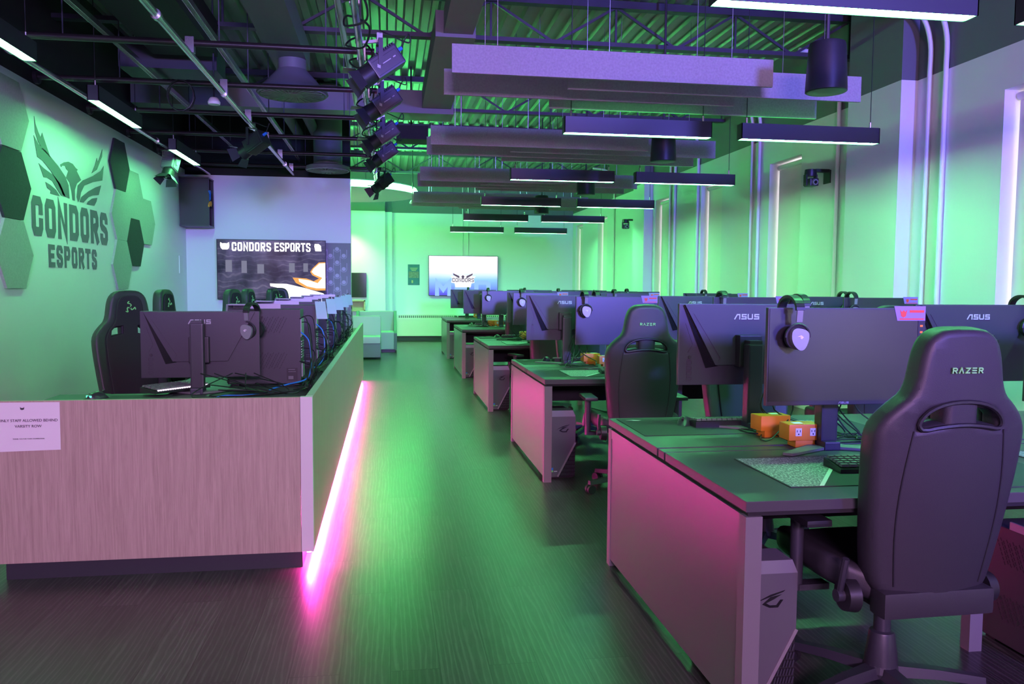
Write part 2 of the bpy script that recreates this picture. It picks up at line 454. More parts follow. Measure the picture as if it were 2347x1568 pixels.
L.new(N['Principled BSDF'].outputs[0], mx.inputs[1]); L.new(t_.outputs[0], mx.inputs[2]); L.new(mx.outputs[0], N['Material Output'].inputs[0])
for k, (a, b_) in enumerate(WIN):
    ZW0 = .25 if a < 0 else .9
    w = bpy.data.objects.new('window_%d' % (k+1), None); COL.objects.link(w); w.location = (XR+.27, (a+b_)/2, 0); struct(w)
    h = (b_-a)/2
    MB().box(-.02, .02, -h, -h+.04, ZW0, ZW1).box(-.02, .02, h-.04, h, ZW0, ZW1).box(-.02, .02, -h, h, ZW0, ZW0+.04).box(-.02, .02, -h, h, ZW1-.04, ZW1).build('window_frame', trimw_m, w)
    MB().box(-.004, .004, -h+.04, h-.04, ZW0+.04, ZW1-.04).build('window_pane', glass_m, w)
    if a < 0: continue
    MB().cyl((-.15, -h+.02, ZW1-.05), (-.15, h-.02, ZW1-.05), .032, n=14).build('blind_roller', trimw_m, w, smooth=True)
    MB().box(-.151, -.149, -h+.012, h-.026, ZW0+.02, ZW1-.05).build('blind', blind_m, w)

# ------------------------------------------------------------------ ceiling steel and services
def joist(y):
    t = thing('roof_joist', 'x', 'joist', (0, y, 0), 0, 'open web roof joists')
    x0, x1 = -4.6, XR
    MB().box(x0, x1, -.05, .05, 3.75, 3.79).build('bottom_chord', joist_m, t)
    MB().box(x0, x1, -.05, .05, 4.12, 4.19).build('top_chord', joist_m, t)
    mb = MB(); x = x0; k = 0
    while x < x1-.1:
        xa = min(x+.62, x1)
        mb.bar((x, 0, 3.77 if k % 2 == 0 else 4.14), (xa, 0, 4.14 if k % 2 == 0 else 3.77), .025)
        if k % 2 == 0: mb.bar((xa-.0, 0, 3.77), (xa, 0, 4.14), .02)
        x += .62; k += 1
    mb.build('web', joist_m, t); return t
for y, lab in ((5.0, 'dark steel open web joist nearest overhead, above the near track lights'), (7.95, 'dark steel open web joist behind the front group of baffles'), (11.2, 'dark steel open web joist between the front and second baffle groups'), (14.4, 'dark steel open web joist over the third baffle group'), (17.4, 'farthest dark steel open web joist near the back wall')):
    j = joist(y); j['label'] = lab
def duct(name, boxes, label, m_=duct_m, extra=None):
    mb = MB()
    for b_ in boxes: mb.box(*b_)
    return tag(mb.build(name, m_), label, 'duct')
duct('air_duct', [(.47, .72, YN+.2, 7.1, 3.55, 3.75), (.40, .745, 7.1, 9.94, 3.52, 3.74)], 'long grey rectangular duct running towards the back beside the felt baffles')
duct('air_duct', [(-2.9, .78, 9.95, 10.4, 3.46, 3.73)], 'grey rectangular cross duct spanning behind the row of spotlights')
duct('air_duct', [(-1.08, -.76, YN+.2, 8.35, 3.5, 3.73)], 'grey rectangular duct over the black pipe grid, above the cone diffuser')
duct('air_duct', [(-2.05, -1.5, YN+.2, 7.7, 3.42, 3.73)], 'wide dark duct above the left half of the pipe grid', blackm_m)
def diffuser(loc, label, r_=.32, cone=True):
    t = thing('air_diffuser', label, 'air diffuser', loc)
    if cone:
        MB().lathe([(.13, .44), (.13, .22), (.15, .2), (.26, .08), (r_, .03), (r_+.01, 0), (r_-.01, -.01)], 32).build('cone', duct_m, t, smooth=True)
    else:
        MB().lathe([(.2, 1.17), (.2, .08), (r_, .05), (r_+.01, 0)], 32).build('cone', duct_m, t, smooth=True)
    mb = MB()
    for i in range(28):
        a = 2*PI*i/28; mb.bar((.1*math.cos(a), .1*math.sin(a), -.012), ((r_-.03)*math.cos(a+.15), (r_-.03)*math.sin(a+.15), -.012), .012, .01)
    mb.tube([((r_-.01)*math.cos(2*PI*i/32), (r_-.01)*math.sin(2*PI*i/32), -.008) for i in range(32)], .008, 6, True)
    mb.lathe([(.1, -.005), (.1, -.018)], 20)
    mb.build('grille', felt_m, t)
diffuser((-.89, 8.0, 3.19), 'round cone diffuser under the grey duct above the pipe grid')
diffuser((-.85, 11.9, 3.02), 'round flat diffuser just above the wall with the big screen', .3, False)
def pipe(name, a, b_, r_, m_, label, cat='pipe', group=None, clamps=0):
    t = thing(name, label, cat, a, 0, group)
    d = Vector(b_)-Vector(a)
    MB().cyl((0, 0, 0), d, r_, n=14).build('tube', m_, t, smooth=True)
    if clamps:
        mb = MB()
        for i in range(clamps):
            p = d*((i+.5)/clamps); q = d.normalized()*.025
            mb.cyl(p-q, p+q, r_*1.35, n=14)
        mb.build('coupling', m_, t, smooth=True)
    return t
names = ['nearest', 'second', 'third', 'fourth', 'fifth', 'sixth', 'seventh']
for k in range(7):
    y = 5.0+1.22*k
    t = pipe('grid_pipe', (XL+.03, y, 3.12), (-.1, y, 3.12), .024, pipe_m, 'black cross pipe of the grid, %s from the camera' % names[k], 'pipe', 'black cross pipes of the lighting grid')
    MB().cyl((0, 0, 0), (.03, 0, 0), .06, n=18).build('flange', pipe_m, t, smooth=True)
    for xx in (-2.25, -1.2, -.45): MB().bar((xx-XL-.03, 0, 0), (xx-XL-.03, 0, ZC-3.12), .008).build('hanger_rod', joist_m, t)
    for xx in (-1.40, -.195): MB().box(xx-XL-.06, xx-XL, -.028, .028, -.07, .04).build('pipe_clamp', chrome_m, t)
pipe('rail_pipe', (-1.40, .2, 3.04), (-1.40, YT-.02, 3.04), .024, chrome_m, 'silver pipe running under the middle of the black grid to the screen wall', 'pipe', None, 6)
pipe('rail_pipe', (-.195, .2, 3.05), (-.195, 13.0, 3.05), .024, chrome_m, 'silver pipe carrying the row of four navy spotlights', 'pipe', None, 7)
pipe('rail_pipe', (-2.60, 3.5, 3.02), (-2.60, YT-.02, 3.02), .024, chrome_m, 'silver pipe close to the left wall beside the green lights', 'pipe', None, 5)
def strut(x, z, label):
    tag(MB().box(x-.02, x+.02, .2, 12.5, z, z+.006).box(x-.02, x-.016, .2, 12.5, z-.035, z).box(x+.016, x+.02, .2, 12.5, z-.035, z).build('strut_channel', chrome_m), label, 'channel')
strut(-1.28, 3.24, 'slotted steel channel just above the middle silver pipe')
strut(-.32, 3.24, 'slotted steel channel carrying cables beside the spotlight pipe')
strut(-2.1, 3.3, 'slotted steel channel above the left end of the pipe grid')
tag(MB().box(.1, .5, 10.5, 10.9, 3.25, 3.42).box(.28, .3, 10.7, 10.72, 3.42, ZC).build('hung_unit', blackm_m), 'black box unit hung behind the spotlights left of the baffles', 'box')
tag(MB().box(-2.4, -1.55, 7.9, 8.3, 3.35, 3.6).build('hung_unit', joist_m), 'dark rectangular unit above the grid left of the silver pipe', 'box')
tag(MB().cyl((-1.05, 10.4, 3.6), (-1.05, 12.4, 3.6), .07).cyl((-1.3, 10.4, 3.6), (-1.3, 12.4, 3.6), .07).build('round_duct', duct_m, smooth=True), 'pair of round ducts over the grid near the screen wall', 'duct')
# loops of cable tangled along the spotlight pipe
for k, (lab, y0, y1) in enumerate((('black cable looping along the near end of the spotlight pipe', 4.5, 7.2), ('black cable looping along the far end of the spotlight pipe', 7.4, 11.5))):
    P = []; y = y0; i = 0
    while y < y1:
        P.append((-.2+.09*math.sin(i*1.7+k), y, 3.06+.07*math.cos(i*1.7+k))); y += .13; i += 1
    tag(MB().tube(spline(P, 5), .007, 6).build('spotlight_cable', cable_m, smooth=True), lab, 'cable')
P = [(-1.75+.11*math.cos(t*.5), 7.4+.03*math.sin(t*.3), 3.0+.13*math.sin(t*.5)) for t in range(40)]
tag(MB().tube(P, .005, 6).build('cable_coil', cable_m, smooth=True), 'coil of black cable hanging under the pipe grid', 'cable')
def small_sensor(loc, label, rod=.6):
    rod = ZC+.02-loc[2]
    t = thing('hung_sensor', label, 'sensor', loc)
    MB().lathe([(.05, 0), (.055, .02), (.04, .05), (.03, .06)], 20).build('dome', white_m, t, smooth=True)
    MB().cyl((0, 0, .06), (0, 0, rod), .008, n=8).build('rod', joist_m, t)
small_sensor((-1.52, 7.6, 2.98), 'white round sensor hanging under the pipe grid left of the silver pipe', 1.2)
small_sensor((2.35, 11.9, 2.80), 'white round sensor hanging among the rear baffles', 1.3)
small_sensor((.42, 14.6, 2.84), 'white round sensor hanging left of the rear baffles', 1.3)
small_sensor((-.05, 13.4, 2.98), 'white round sensor hanging above the farthest spotlight', 1.2)

# ------------------------------------------------------------------ pendant light bars
def bar_light(name, loc, rz, label, group, mglow=glow_m, added_uplight=True):
    t = thing(name, label, 'light fixture', loc, rz, group)     # origin: centre of the lit face
    l = .60; w = .046; h = .125
    MB().box(-l, l, -w, -w+.006, 0, h).box(-l, l, w-.006, w, 0, h).box(-l, -l+.006, -w, w, 0, h).box(l-.006, l, -w, w, 0, h).box(-l+.005, l-.005, -w+.005, w-.005, h-.062, h-.054).build('housing', light_body, t)
    MB().box(-l+.007, l-.007, -w+.007, w-.007, .004, .012).build('diffuser', mglow, t)
    if added_uplight: MB().box(-l+.05, l-.05, -.02, .02, h-.05, h-.044).build('added_uplight', glowup_m, t)  # glowing strip added inside the housing to tint the deck green
    for s in (-1, 1):
        c = MB().cyl((s*(l-.06), 0, h+.03), (s*(l-.06), 0, ZC-loc[2]), .0035, n=6).build('cable', cable_m, t)
        MB().cyl((s*(l-.06), 0, h-.01), (s*(l-.06), 0, h+.05), .009, n=8).build('clip', chrome_m, t)
    return t
ZL = 2.592
rows_y = [3.335, 6.30, 9.13, 12.05, 14.95, 18.2]
rn = ['front row nearest the camera', 'second row', 'third row', 'fourth row', 'fifth row', 'rearmost row']
for k, y in enumerate(rows_y):
    bar_light('pendant_light', (1.95, y, ZL), 0, 'black pendant light bar with green-white glow, left one of the %s' % rn[k], 'pendant light bars over the desks')
    bar_light('pendant_light', (3.40, y, ZL), 0, 'black pendant light bar with green-white glow, right one of the %s' % rn[k], 'pendant light bars over the desks')
for y, lab in ((5.45, 'green glowing light bar by the left wall cut by the picture edge'), (7.83, 'green glowing light bar by the left wall above the bird emblem'), (10.3, 'green glowing light bar by the left wall, farthest, above the spotlight')):
    bar_light('side_light', (-2.40, y, 2.90), PI/2, lab, 'light bars along the left wall', glowl_m, added_uplight=False)

# felt baffles: four groups of four
bx_ = [(.41, 2.63), (1.25, 3.48), (.40, 2.62), (1.24, 3.47)]
gn = ['front', 'second', 'third', 'rear']; on = ['first', 'second', 'third', 'fourth']
for g, y0 in enumerate((5.40, 8.13, 10.93, 13.8)):
    for k, (xa, xb) in enumerate(bx_):
        t = thing('felt_baffle', 'grey felt ceiling baffle, %s counted from the camera in the %s group' % (on[k], gn[g]), 'acoustic baffle', (xa, y0+.31*k, 2.785), 0, 'grey felt ceiling baffles')
        MB().box(0, xb-xa, -.012, .012, 0, .185, bev=.002).build('panel', felt_m, t)
        for xx in (.3, xb-xa-.3): MB().cyl((xx, 0, .18), (xx, 0, ZC-2.785), .003, n=6).build('wire', chrome_m, t)
# pendant speakers
for k, y in enumerate((4.8, 7.7, 10.65, 13.55)):
    t = thing('pendant_speaker', 'black cylindrical speaker hanging between the light bars, %s from the camera' % names[k], 'speaker', (2.695-.05*k, y, 2.62), 0, 'black pendant speakers')
    MB().lathe([(.09, .30), (.105, .295), (.112, .27), (.125, .02), (.125, 0), (.118, -.004)], 32).build('housing', light_body, t, smooth=True)
    MB().lathe([(.112, -.004), (.02, -.010)], 32).build('grille', dark_m, t, smooth=True)
    MB().cyl((0, 0, .29), (0, 0, ZC-2.62), .012, n=8).build('stem', joist_m, t)
# round drop ceiling with a green edge light over the lounge
t = thing('drop_canopy', 'round pale drop ceiling with a glowing green rim over the lounge', 'drop ceiling', (-.85, 16.3, 3.16))
MB().lathe([(1.38, .14), (1.40, .12), (1.40, .0), (1.36, -.01)], 64).build('disc', wall_m, t, smooth=True)
MB().tube([(1.42*math.cos(2*PI*i/64), 1.42*math.sin(2*PI*i/64), .05) for i in range(64)], .02, 8, True).build('rim_light', ring_m, t, smooth=True)
for i in range(4): MB().cyl((.9*math.cos(i*PI/2+.5), .9*math.sin(i*PI/2+.5), .13), (.9*math.cos(i*PI/2+.5), .9*math.sin(i*PI/2+.5), ZC-3.16), .006, n=6).build('rod', joist_m, t)

# ------------------------------------------------------------------ stage spotlights
def spotlight(name, loc, rz, tilt, label, group=None, m_=lampblue_m, logo=True, drop=.12):
    """hangs from a pipe at loc; local +X is where the lens points (then tilted down)"""
    t = thing(name, label, 'spotlight', loc, rz, group)
    c = Vector((0, 0, -drop-.06))
    M = Matrix.Translation(c) @ Matrix.Rotation(tilt, 4, 'Y')
    mb = MB().box(-.17, .06, -.075, .075, -.07, .075, M, .012)
    for i in range(9): mb.box(-.165+i*.018, -.158+i*.018, -.07, .07, .07, .088, M)
    mb.build('body', m_, t)
    MB().box(-.15, .05, -.083, -.075, -.055, .045, M, .003).build('side_cover', m_, t)
    cover = MB().box(-.15, .05, .075, .083, -.055, .045, M, .003).build('side_cover', m_, t)
    if logo:
        for s in (-1, 1):
            mb = MB(); y = s*.0845
            mb.prism([(-.0, .018), (.014, 0), (0, -.018), (-.014, 0)], y-.001, y+.001, M @ Matrix.Translation((.015, 0, 0)), 'Y')
            mb.box(-.085, -.002, y-.001, y+.001, -.003, .003, M).box(-.125, -.105, y-.001, y+.001, -.004, .004, M)
            mb.build('emblem', grey_m, cover)
    mb = MB(); a = M @ Vector((.06, 0, 0)); b_ = M @ Vector((.15, 0, 0)); mb.cyl(a, b_, .068, .075, 24)
    mb.build('barrel', black_m, t, smooth=True)
    mb = MB(); mb.cyl(b_, M @ Vector((.156, 0, 0)), .06, .05, 24); mb.build('lens', gloss_m, t, smooth=True)
    MB().cyl(M @ Vector((-.165, 0, .03)), M @ Vector((-.215, 0, .03)), .016, .013, 12).build('power_plug', blue_m, t, smooth=True)
    for i in range(4):
        mb = MB(); ang = i*PI/2
        Mr = M @ Matrix.Translation((.15, 0, 0)) @ Matrix.Rotation(ang, 4, 'X') @ Matrix.Translation((0, 0, .07)) @ Matrix.Rotation(R(-35), 4, 'Y')
        mb.prism([(0, -.055), (.0, .055), (.09, .075), (.09, -.075)], -.001, .001, Mr, 'Z'); mb.build('barn_door', dark_m, t)
    mb = MB(); mb.bar((0, -.09, 0), c+Vector((0, -.09, 0)), .03, .005, R(90)).bar((0, .09, 0), c+Vector((0, .09, 0)), .03, .005, R(90)).bar((0, -.09, 0), (0, .09, 0), .03, .005)
    mb.build('yoke', m_, t)
    mb = MB().box(-.02, .02, -.025, .025, -.01, .055).cyl((0, -.03, .01), (0, -.06, -.01), .007).cyl(c+Vector((0, -.09, 0)), c+Vector((0, -.115, 0)), .014)
    mb.build('clamp', chrome_m, t)
    MB().tube(spline([M @ Vector((-.2, 0, .03)), M @ Vector((-.3, .03, .08)), (-.2, .03, .0), (-.06, .02, .05), (0, .05, .06)], 6), .005, 6).build('cord', cable_m, t, smooth=True)
    return t
for k, y in enumerate((5.85, 7.05, 8.5, 9.75)):
    s = spotlight('stage_spotlight', (-.06, y, 3.09), PI+.12, R(36), 'navy stage spotlight with barn doors on the silver pipe, %s from the camera' % names[k], 'navy stage spotlights in a row')
    MB().bar((0, 0, .005), (.14, 0, -.02), .02).build('clamp_arm', chrome_m, s)
spotlight('stage_spotlight', (-.10, 12.1, 3.05), PI+.5, R(38), 'black spotlight at the far end of the spotlight pipe, lit green', None, black_m, False)
spotlight('stage_spotlight', (-1.40, 8.9, 3.02), PI-.5, R(28), 'black spotlight with open barn doors under the middle silver pipe', None, black_m, False)
spotlight('stage_spotlight', (-2.60, 10.4, 3.0), -1.9, R(65), 'grey spotlight pointing down at the corner beside the wall rack', None, duct_m, False)
t = thing('equipment_rack', 'open black equipment rack high in the corner with coiled cables', 'equipment rack', (-2.74, 12.25, 2.24))
MB().box(-.2, .2, -.02, .0, 0, .66).box(-.2, .2, .28, .3, 0, .66).build('side_panel', black_m, t)
MB().box(-.2, .2, -.05, .32, -.02, 0).box(-.2, .2, -.05, .32, .66, .68).box(-.2, -.17, 0, .3, 0, .66).box(.14, .17, 0, .02, 0, .66).build('frame', dark_m, t)
MB().box(-.19, .12, .0, .26, .12, .2).box(-.19, .12, 0, .26, .34, .4).build('rack_unit', grey_m, t)
P = [(.21+.012*math.sin(i), -.01+.05*math.cos(i*.9), .3+.04*math.sin(i*1.1)) for i in range(16)]
MB().tube(spline(P, 4), .006, 6).build('yellow_cable', mat('yellow_cable', (.75, .45, .05), .5), t, smooth=True)
P = [(.21+.012*math.sin(i), -.01+.04*math.cos(i*1.3), .42+.07*math.sin(i*.7)) for i in range(14)]
MB().tube(spline(P, 4), .006, 6).build('blue_cable', blue_m, t, smooth=True)

# ------------------------------------------------------------------ right and back wall fittings
cn = [(6.45, 'right of the near pilaster, the nearer of a pair'), (6.66, 'right of the near pilaster, the farther of a pair'), (8.12, 'beside the near wall camera'), (9.98, 'left of the second window, the nearer of a pair'), (10.19, 'left of the second window, the farther of a pair'), (12.08, 'at the left edge of the third window'), (13.10, 'right of the fourth window, the nearer of a pair'), (13.32, 'right of the fourth window, the farther of a pair'), (16.8, 'right of the fifth window')]
for y, lab in cn:
    P = [(XR-.025, y, 0), (XR-.025, y, 3.3), (XR-.03, y, 3.55), (XR-.10, y, 3.75), (XR-.25, y, 3.85), (XR-.5, y, 3.88)]
    tag(MB().tube([P[0], P[1]]+spline(P[1:], 5)[1:], .022, 10).build('conduit', wall_m, smooth=True), 'white wall conduit '+lab, 'conduit', 'white conduits on the right wall')
for x, lab in ((1.86, 'left'), (2.0, 'right')):
    tag(MB().tube([(x, YB-.02, 2.12), (x, YB-.02, 3.22), (x, YB-.02, 3.9)], .012, 8).build('conduit', wall_m, smooth=True), 'thin conduit dropping to the far screen, %s of the pair' % lab, 'conduit')
def ptz(loc, label):
    t = thing('swivel_camera', label, 'camera', loc)          # loc on the wall face, camera hangs towards -X
    MB().box(-.01, 0, -.07, .07, -.12, .02).box(-.16, 0, -.04, .04, -.0, .03).build('bracket', black_m, t)
    MB().lathe([(.0, .05), (.06, .045), (.065, 0), (.06, -.03)], 24, Matrix.Translation((-.2, 0, -.02))).build('base', black_m, t, smooth=True)
    MB().box(-.265, -.25, -.03, .03, -.15, -.03).box(-.15, -.135, -.03, .03, -.15, -.03).build('fork', black_m, t)
    h = MB().box(-.25, -.15, -.09, .05, -.16, -.075, None, .015).build('head', black_m, t)
    MB().cyl((-.2, -.09, -.118), (-.2, -.115, -.122), .034, .03, 20).build('lens_ring', silver_m, h, smooth=True)
    MB().cyl((-.2, -.11, -.122), (-.2, -.117, -.123), .018, .018, 16).build('lens', gloss_m, h, smooth=True)
ptz((XR, 8.35, 2.66), 'black wall camera on the right wall beside the near pilaster')
ptz((XR, 15.35, 2.68), 'black wall camera on the right wall, the farther one')
t = thing('baseboard_heater', 'long cream baseboard heater along the back wall', 'heater', (0, YB, 0))
MB().box(.2, 3.6, -.14, 0, .12, .56, None, .005).box(.2, 3.6, -.12, 0, .56, .66).build('cover', trimw_m, t)
mb = MB()
for i in range(68): mb.box(.24+i*.05, .27+i*.05, -.1215, -.1195, .58, .64)
mb.build('vent', duct_m, t)
MB().box(.2, 3.6, -.10, 0, 0, .12).build('toe_space', base_m, t)
def plate(name, loc, label, cat='switch'):
    pass

# ------------------------------------------------------------------ left wall: hexagon panels, emblem, lettering
def hexpanel(y, z, m_, label):
    a = .327; h = .272; p = [(-a, 0), (-a/2, h), (a/2, h), (a, 0), (a/2, -h), (-a/2, -h)]
    o = MB().prism(p, 0, .022, None, 'X').build('hexagon_panel', m_, loc=(XL, y, z))
    tag(o, label, 'acoustic panel', 'hexagonal felt wall panels')
hexpanel(6.99, 2.73, feltw_m, 'pale hexagonal wall panel left of the emblem, topmost of its column')
hexpanel(6.99, 2.178, feltd_m, 'dark hexagonal wall panel left of the emblem')
hexpanel(6.99, 1.628, feltw_m, 'pale hexagonal wall panel left of the emblem, lowest of its column')
hexpanel(9.62, 2.70, feltd_m, 'dark hexagonal wall panel right of the emblem, highest of the cluster')
hexpanel(9.62, 2.152, feltw_m, 'pale hexagonal wall panel directly under the highest dark one')
hexpanel(9.62, 1.605, feltw_m, 'pale hexagonal wall panel at the bottom of the right cluster')
hexpanel(10.11, 2.424, feltw_m, 'pale hexagonal wall panel touching the right side of the highest dark one')
hexpanel(10.11, 1.876, feltd_m, 'dark hexagonal wall panel, the lower one of the right cluster')
hexpanel(10.60, 2.152, feltw_m, 'pale hexagonal wall panel farthest right in the cluster')
LOGO = [
    [(7.466, 2.800), (7.490, 2.739), (7.540, 2.682), (7.589, 2.644), (7.619, 2.690), (7.649, 2.652), (7.774, 2.505), (7.640, 2.540), (7.533, 2.596), (7.476, 2.670)],
    [(7.445, 2.638), (7.532, 2.583), (7.730, 2.529), (7.944, 2.454), (8.104, 2.378), (8.173, 2.307), (8.185, 2.188), (8.029, 2.204), (7.946, 2.280), (7.780, 2.386), (7.604, 2.454), (7.503, 2.469)],
    [(7.528, 2.418), (7.628, 2.390), (7.840, 2.356), (7.980, 2.297), (8.058, 2.227), (8.096, 2.192), (7.989, 2.196), (7.911, 2.237), (7.804, 2.301), (7.698, 2.319), (7.622, 2.312)],
    [(7.655, 2.276), (7.755, 2.263), (7.878, 2.233), (7.955, 2.187), (7.843, 2.188), (7.749, 2.187), (7.766, 2.214), (7.691, 2.230)],
    [(7.994, 2.474), (8.080, 2.506), (8.184, 2.528), (8.289, 2.523), (8.365, 2.494), (8.412, 2.486), (8.385, 2.469), (8.444, 2.429), (8.490, 2.397), (8.383, 2.352), (8.323, 2.284), (8.315, 2.181), (8.261, 2.182), (8.239, 2.261), (8.196, 2.336), (8.120, 2.373), (8.177, 2.440), (8.127, 2.453), (8.105, 2.477), (8.044, 2.472), (8.009, 2.454)],
    [(9.112, 2.792), (9.098, 2.715), (8.937, 2.559), (8.785, 2.502), (8.886, 2.596), (8.946, 2.678), (8.968, 2.637), (9.041, 2.707)],
    [(9.142, 2.625), (9.086, 2.468), (8.811, 2.419), (8.570, 2.354), (8.476, 2.274), (8.445, 2.208), (8.398, 2.176), (8.365, 2.220), (8.400, 2.334), (8.535, 2.399), (8.815, 2.478), (9.051, 2.560)],
    [(9.047, 2.412), (8.967, 2.306), (8.800, 2.284), (8.678, 2.254), (8.537, 2.186), (8.435, 2.184), (8.484, 2.233), (8.682, 2.311), (8.889, 2.375)],
    [(8.922, 2.272), (8.898, 2.233), (8.832, 2.183), (8.625, 2.177), (8.654, 2.206), (8.777, 2.250)]]
mb = MB()
for p in LOGO: mb.prism(p, XL+.001, XL+.004, None, 'X')
tag(mb.build('bird_emblem', decal_m), 'grey bird emblem with raised wings on the left wall', 'wall emblem')
mb = MB(); letters(mb, 'CONDORS', (XL+.001, 7.354, 1.80), (0, 1, 0), (0, 0, 1), (1, 0, 0), .335, .222, .050, .075, .003, tx=.09)
tag(mb.build('lettering', decal_m), 'large grey CONDORS lettering under the bird emblem', 'lettering')
mb = MB(); letters(mb, 'ESPORTS', (XL+.001, 7.674, 1.54), (0, 1, 0), (0, 0, 1), (1, 0, 0), .20, .135, .040, .045, .003)
tag(mb.build('lettering', decal_m), 'smaller grey ESPORTS lettering under the big word', 'lettering')
tag(MB().box(XL, XL+.012, 12.15, 12.32, 1.55, 1.8, None, .003).build('notice_plate', white_m), 'small white notice on the left wall near the corner', 'sign')

# ------------------------------------------------------------------ screens
def screen_mat(name, kind):
    M = bpy.data.materials.new(name); M.use_nodes = True; N, L = nodes(M); b = N['Principled BSDF']
    b.inputs['Base Color'].default_value = (.01, .01, .012, 1); b.inputs['Roughness'].default_value = .12
    tc = nn(N, 'ShaderNodeTexCoord'); sp = nn(N, 'ShaderNodeSeparateXYZ'); L.new(tc.outputs['Object'], sp.inputs[0])
    cr = nn(N, 'ShaderNodeValToRGB'); e = cr.color_ramp.elements
    if kind == 'dark':
        wv = nn(N, 'ShaderNodeTexWave'); wv.wave_type = 'RINGS'; wv.inputs['Scale'].default_value = 4; wv.inputs['Distortion'].default_value = 9; wv.inputs['Detail'].default_value = 1.5
        L.new(tc.outputs['Object'], wv.inputs[0]); L.new(wv.outputs['Fac'], cr.inputs[0])
        e[0].position = .80; e[0].color = (.045, .042, .085, 1); e[1].position = 1; e[1].color = (.085, .08, .13, 1)
        ns = nn(N, 'ShaderNodeTexNoise'); ns.inputs['Scale'].default_value = 3.2; ns.inputs['Detail'].default_value = 6; L.new(tc.outputs['Object'], ns.inputs[0])
        mu = nn(N, 'ShaderNodeMix', data_type='RGBA', blend_type='MULTIPLY'); mu.inputs[0].default_value = 1
        c2 = nn(N, 'ShaderNodeValToRGB'); c2.color_ramp.elements[0].position = .4; c2.color_ramp.elements[0].color = (.3, .3, .4, 1); c2.color_ramp.elements[1].position = .65; c2.color_ramp.elements[1].color = (1.9, 1.8, 1.9, 1)
        L.new(ns.outputs['Fac'], c2.inputs[0]); L.new(cr.outputs[0], mu.inputs[6]); L.new(c2.outputs[0], mu.inputs[7]); L.new(mu.outputs[2], b.inputs['Emission Color'])
        b.inputs['Emission Strength'].default_value = 1.0
    else:
        mr = nn(N, 'ShaderNodeMapRange'); mr.inputs[1].default_value = 0; mr.inputs[2].default_value = 1.0; L.new(sp.outputs['Z'], mr.inputs[0]); L.new(mr.outputs[0], cr.inputs[0])
        e[0].position = .05; e[0].color = (.10, .09, .75, 1); e[1].position = .72; e[1].color = (1.25, 1.25, 1.3, 1)
        x = cr.color_ramp.elements.new(.42); x.color = (.28, .62, 1.1, 1)
        L.new(cr.outputs[0], b.inputs['Emission Color']); b.inputs['Emission Strength'].default_value = 1.1
    return M
def tv(name, x0, x1, z0, z1, y, m_, label):
    t = thing(name, label, 'screen', (x0, y, z0))
    w, h = x1-x0, z1-z0
    MB().box(0, w, 0, .05, 0, h, None, .004).box(w*.3, w*.7, .05, .09, h*.3, h*.7).build('casing', black_m, t)
    MB().box(.012, w-.012, -.002, .0, .016, h-.012).build('display', m_, t)
    return t, w, h
t, w, h = tv('mounted_screen', -2.50, -.935, 1.175, 2.06, YT-.125, screen_mat('screen_dark', 'dark'), 'large wall screen showing CONDORS ESPORTS in white on dark')
def uv(px, py): return ((px-115)/1630*w, (1-(py-120)/905)*h)
mb = MB(); wl = letters(mb, 'CONDORS', (uv(342, 295)[0], -.006, uv(342, 295)[1]), (1, 0, 0), (0, 0, 1), (0, -1, 0), .128, .066, .016, .021, .002)
letters(mb, 'ESPORTS', (uv(975, 295)[0], -.006, uv(342, 295)[1]), (1, 0, 0), (0, 0, 1), (0, -1, 0), .128, .064, .012, .020, .002)
mb.build('screen_text', txt_led, t)
sw_m = emis('screen_white', (1, .98, .95), 2.0)
for nm_, poly in zip(('animal_head_mark', 'helmet_mark', 'bright_patch'), ([(175, 165), (205, 185), (235, 180), (270, 185), (302, 165), (308, 215), (300, 255), (275, 275), (205, 275), (180, 250), (170, 210)],
             [(1580, 175), (1640, 175), (1675, 205), (1680, 285), (1590, 285), (1575, 215)],
             [(900, 780), (1150, 785), (1400, 840), (1700, 925), (1740, 960), (1738, 1015), (1100, 1008), (1070, 900), (1000, 840), (905, 820)])):
    MB().prism([uv(*p) for p in poly], -.006, -.004, None, 'Y').build(nm_, sw_m, t)
mb = MB().prism([uv(*p) for p in [(1738, 450), (1640, 455), (1545, 545), (1508, 600), (1540, 650), (1640, 700), (1560, 740), (1450, 700), (1240, 688), (1290, 770), (1450, 850), (1600, 885), (1738, 880)]], -.005, -.003, None, 'Y')
mb.build('orange_shape', emis('screen_orange', (1.0, .45, .12), 1.0), t)
mb = MB().prism([uv(*p) for p in [(1738, 465), (1650, 470), (1560, 550), (1530, 600), (1570, 640), (1690, 690), (1620, 770), (1500, 730), (1330, 705), (1340, 750), (1460, 820), (1600, 850), (1738, 850)]], -.0065, -.005, None, 'Y')
mb.build('pale_shape', emis('screen_cream', (1, .88, .75), 1.4), t)
mb = MB()
for a, b_, c, d in ((245, 340, 430, 610), (480, 560, 440, 625), (715, 815, 490, 630), (1190, 1275, 470, 610), (1405, 1475, 470, 600)):
    (xa, za), (xb, zb) = uv(a, d), uv(b_, c); mb.box(xa, xb, -.004, -.0025, za, zb)
mb.build('faint_windows', emis('screen_window', (.22, .22, .32), 1), t)
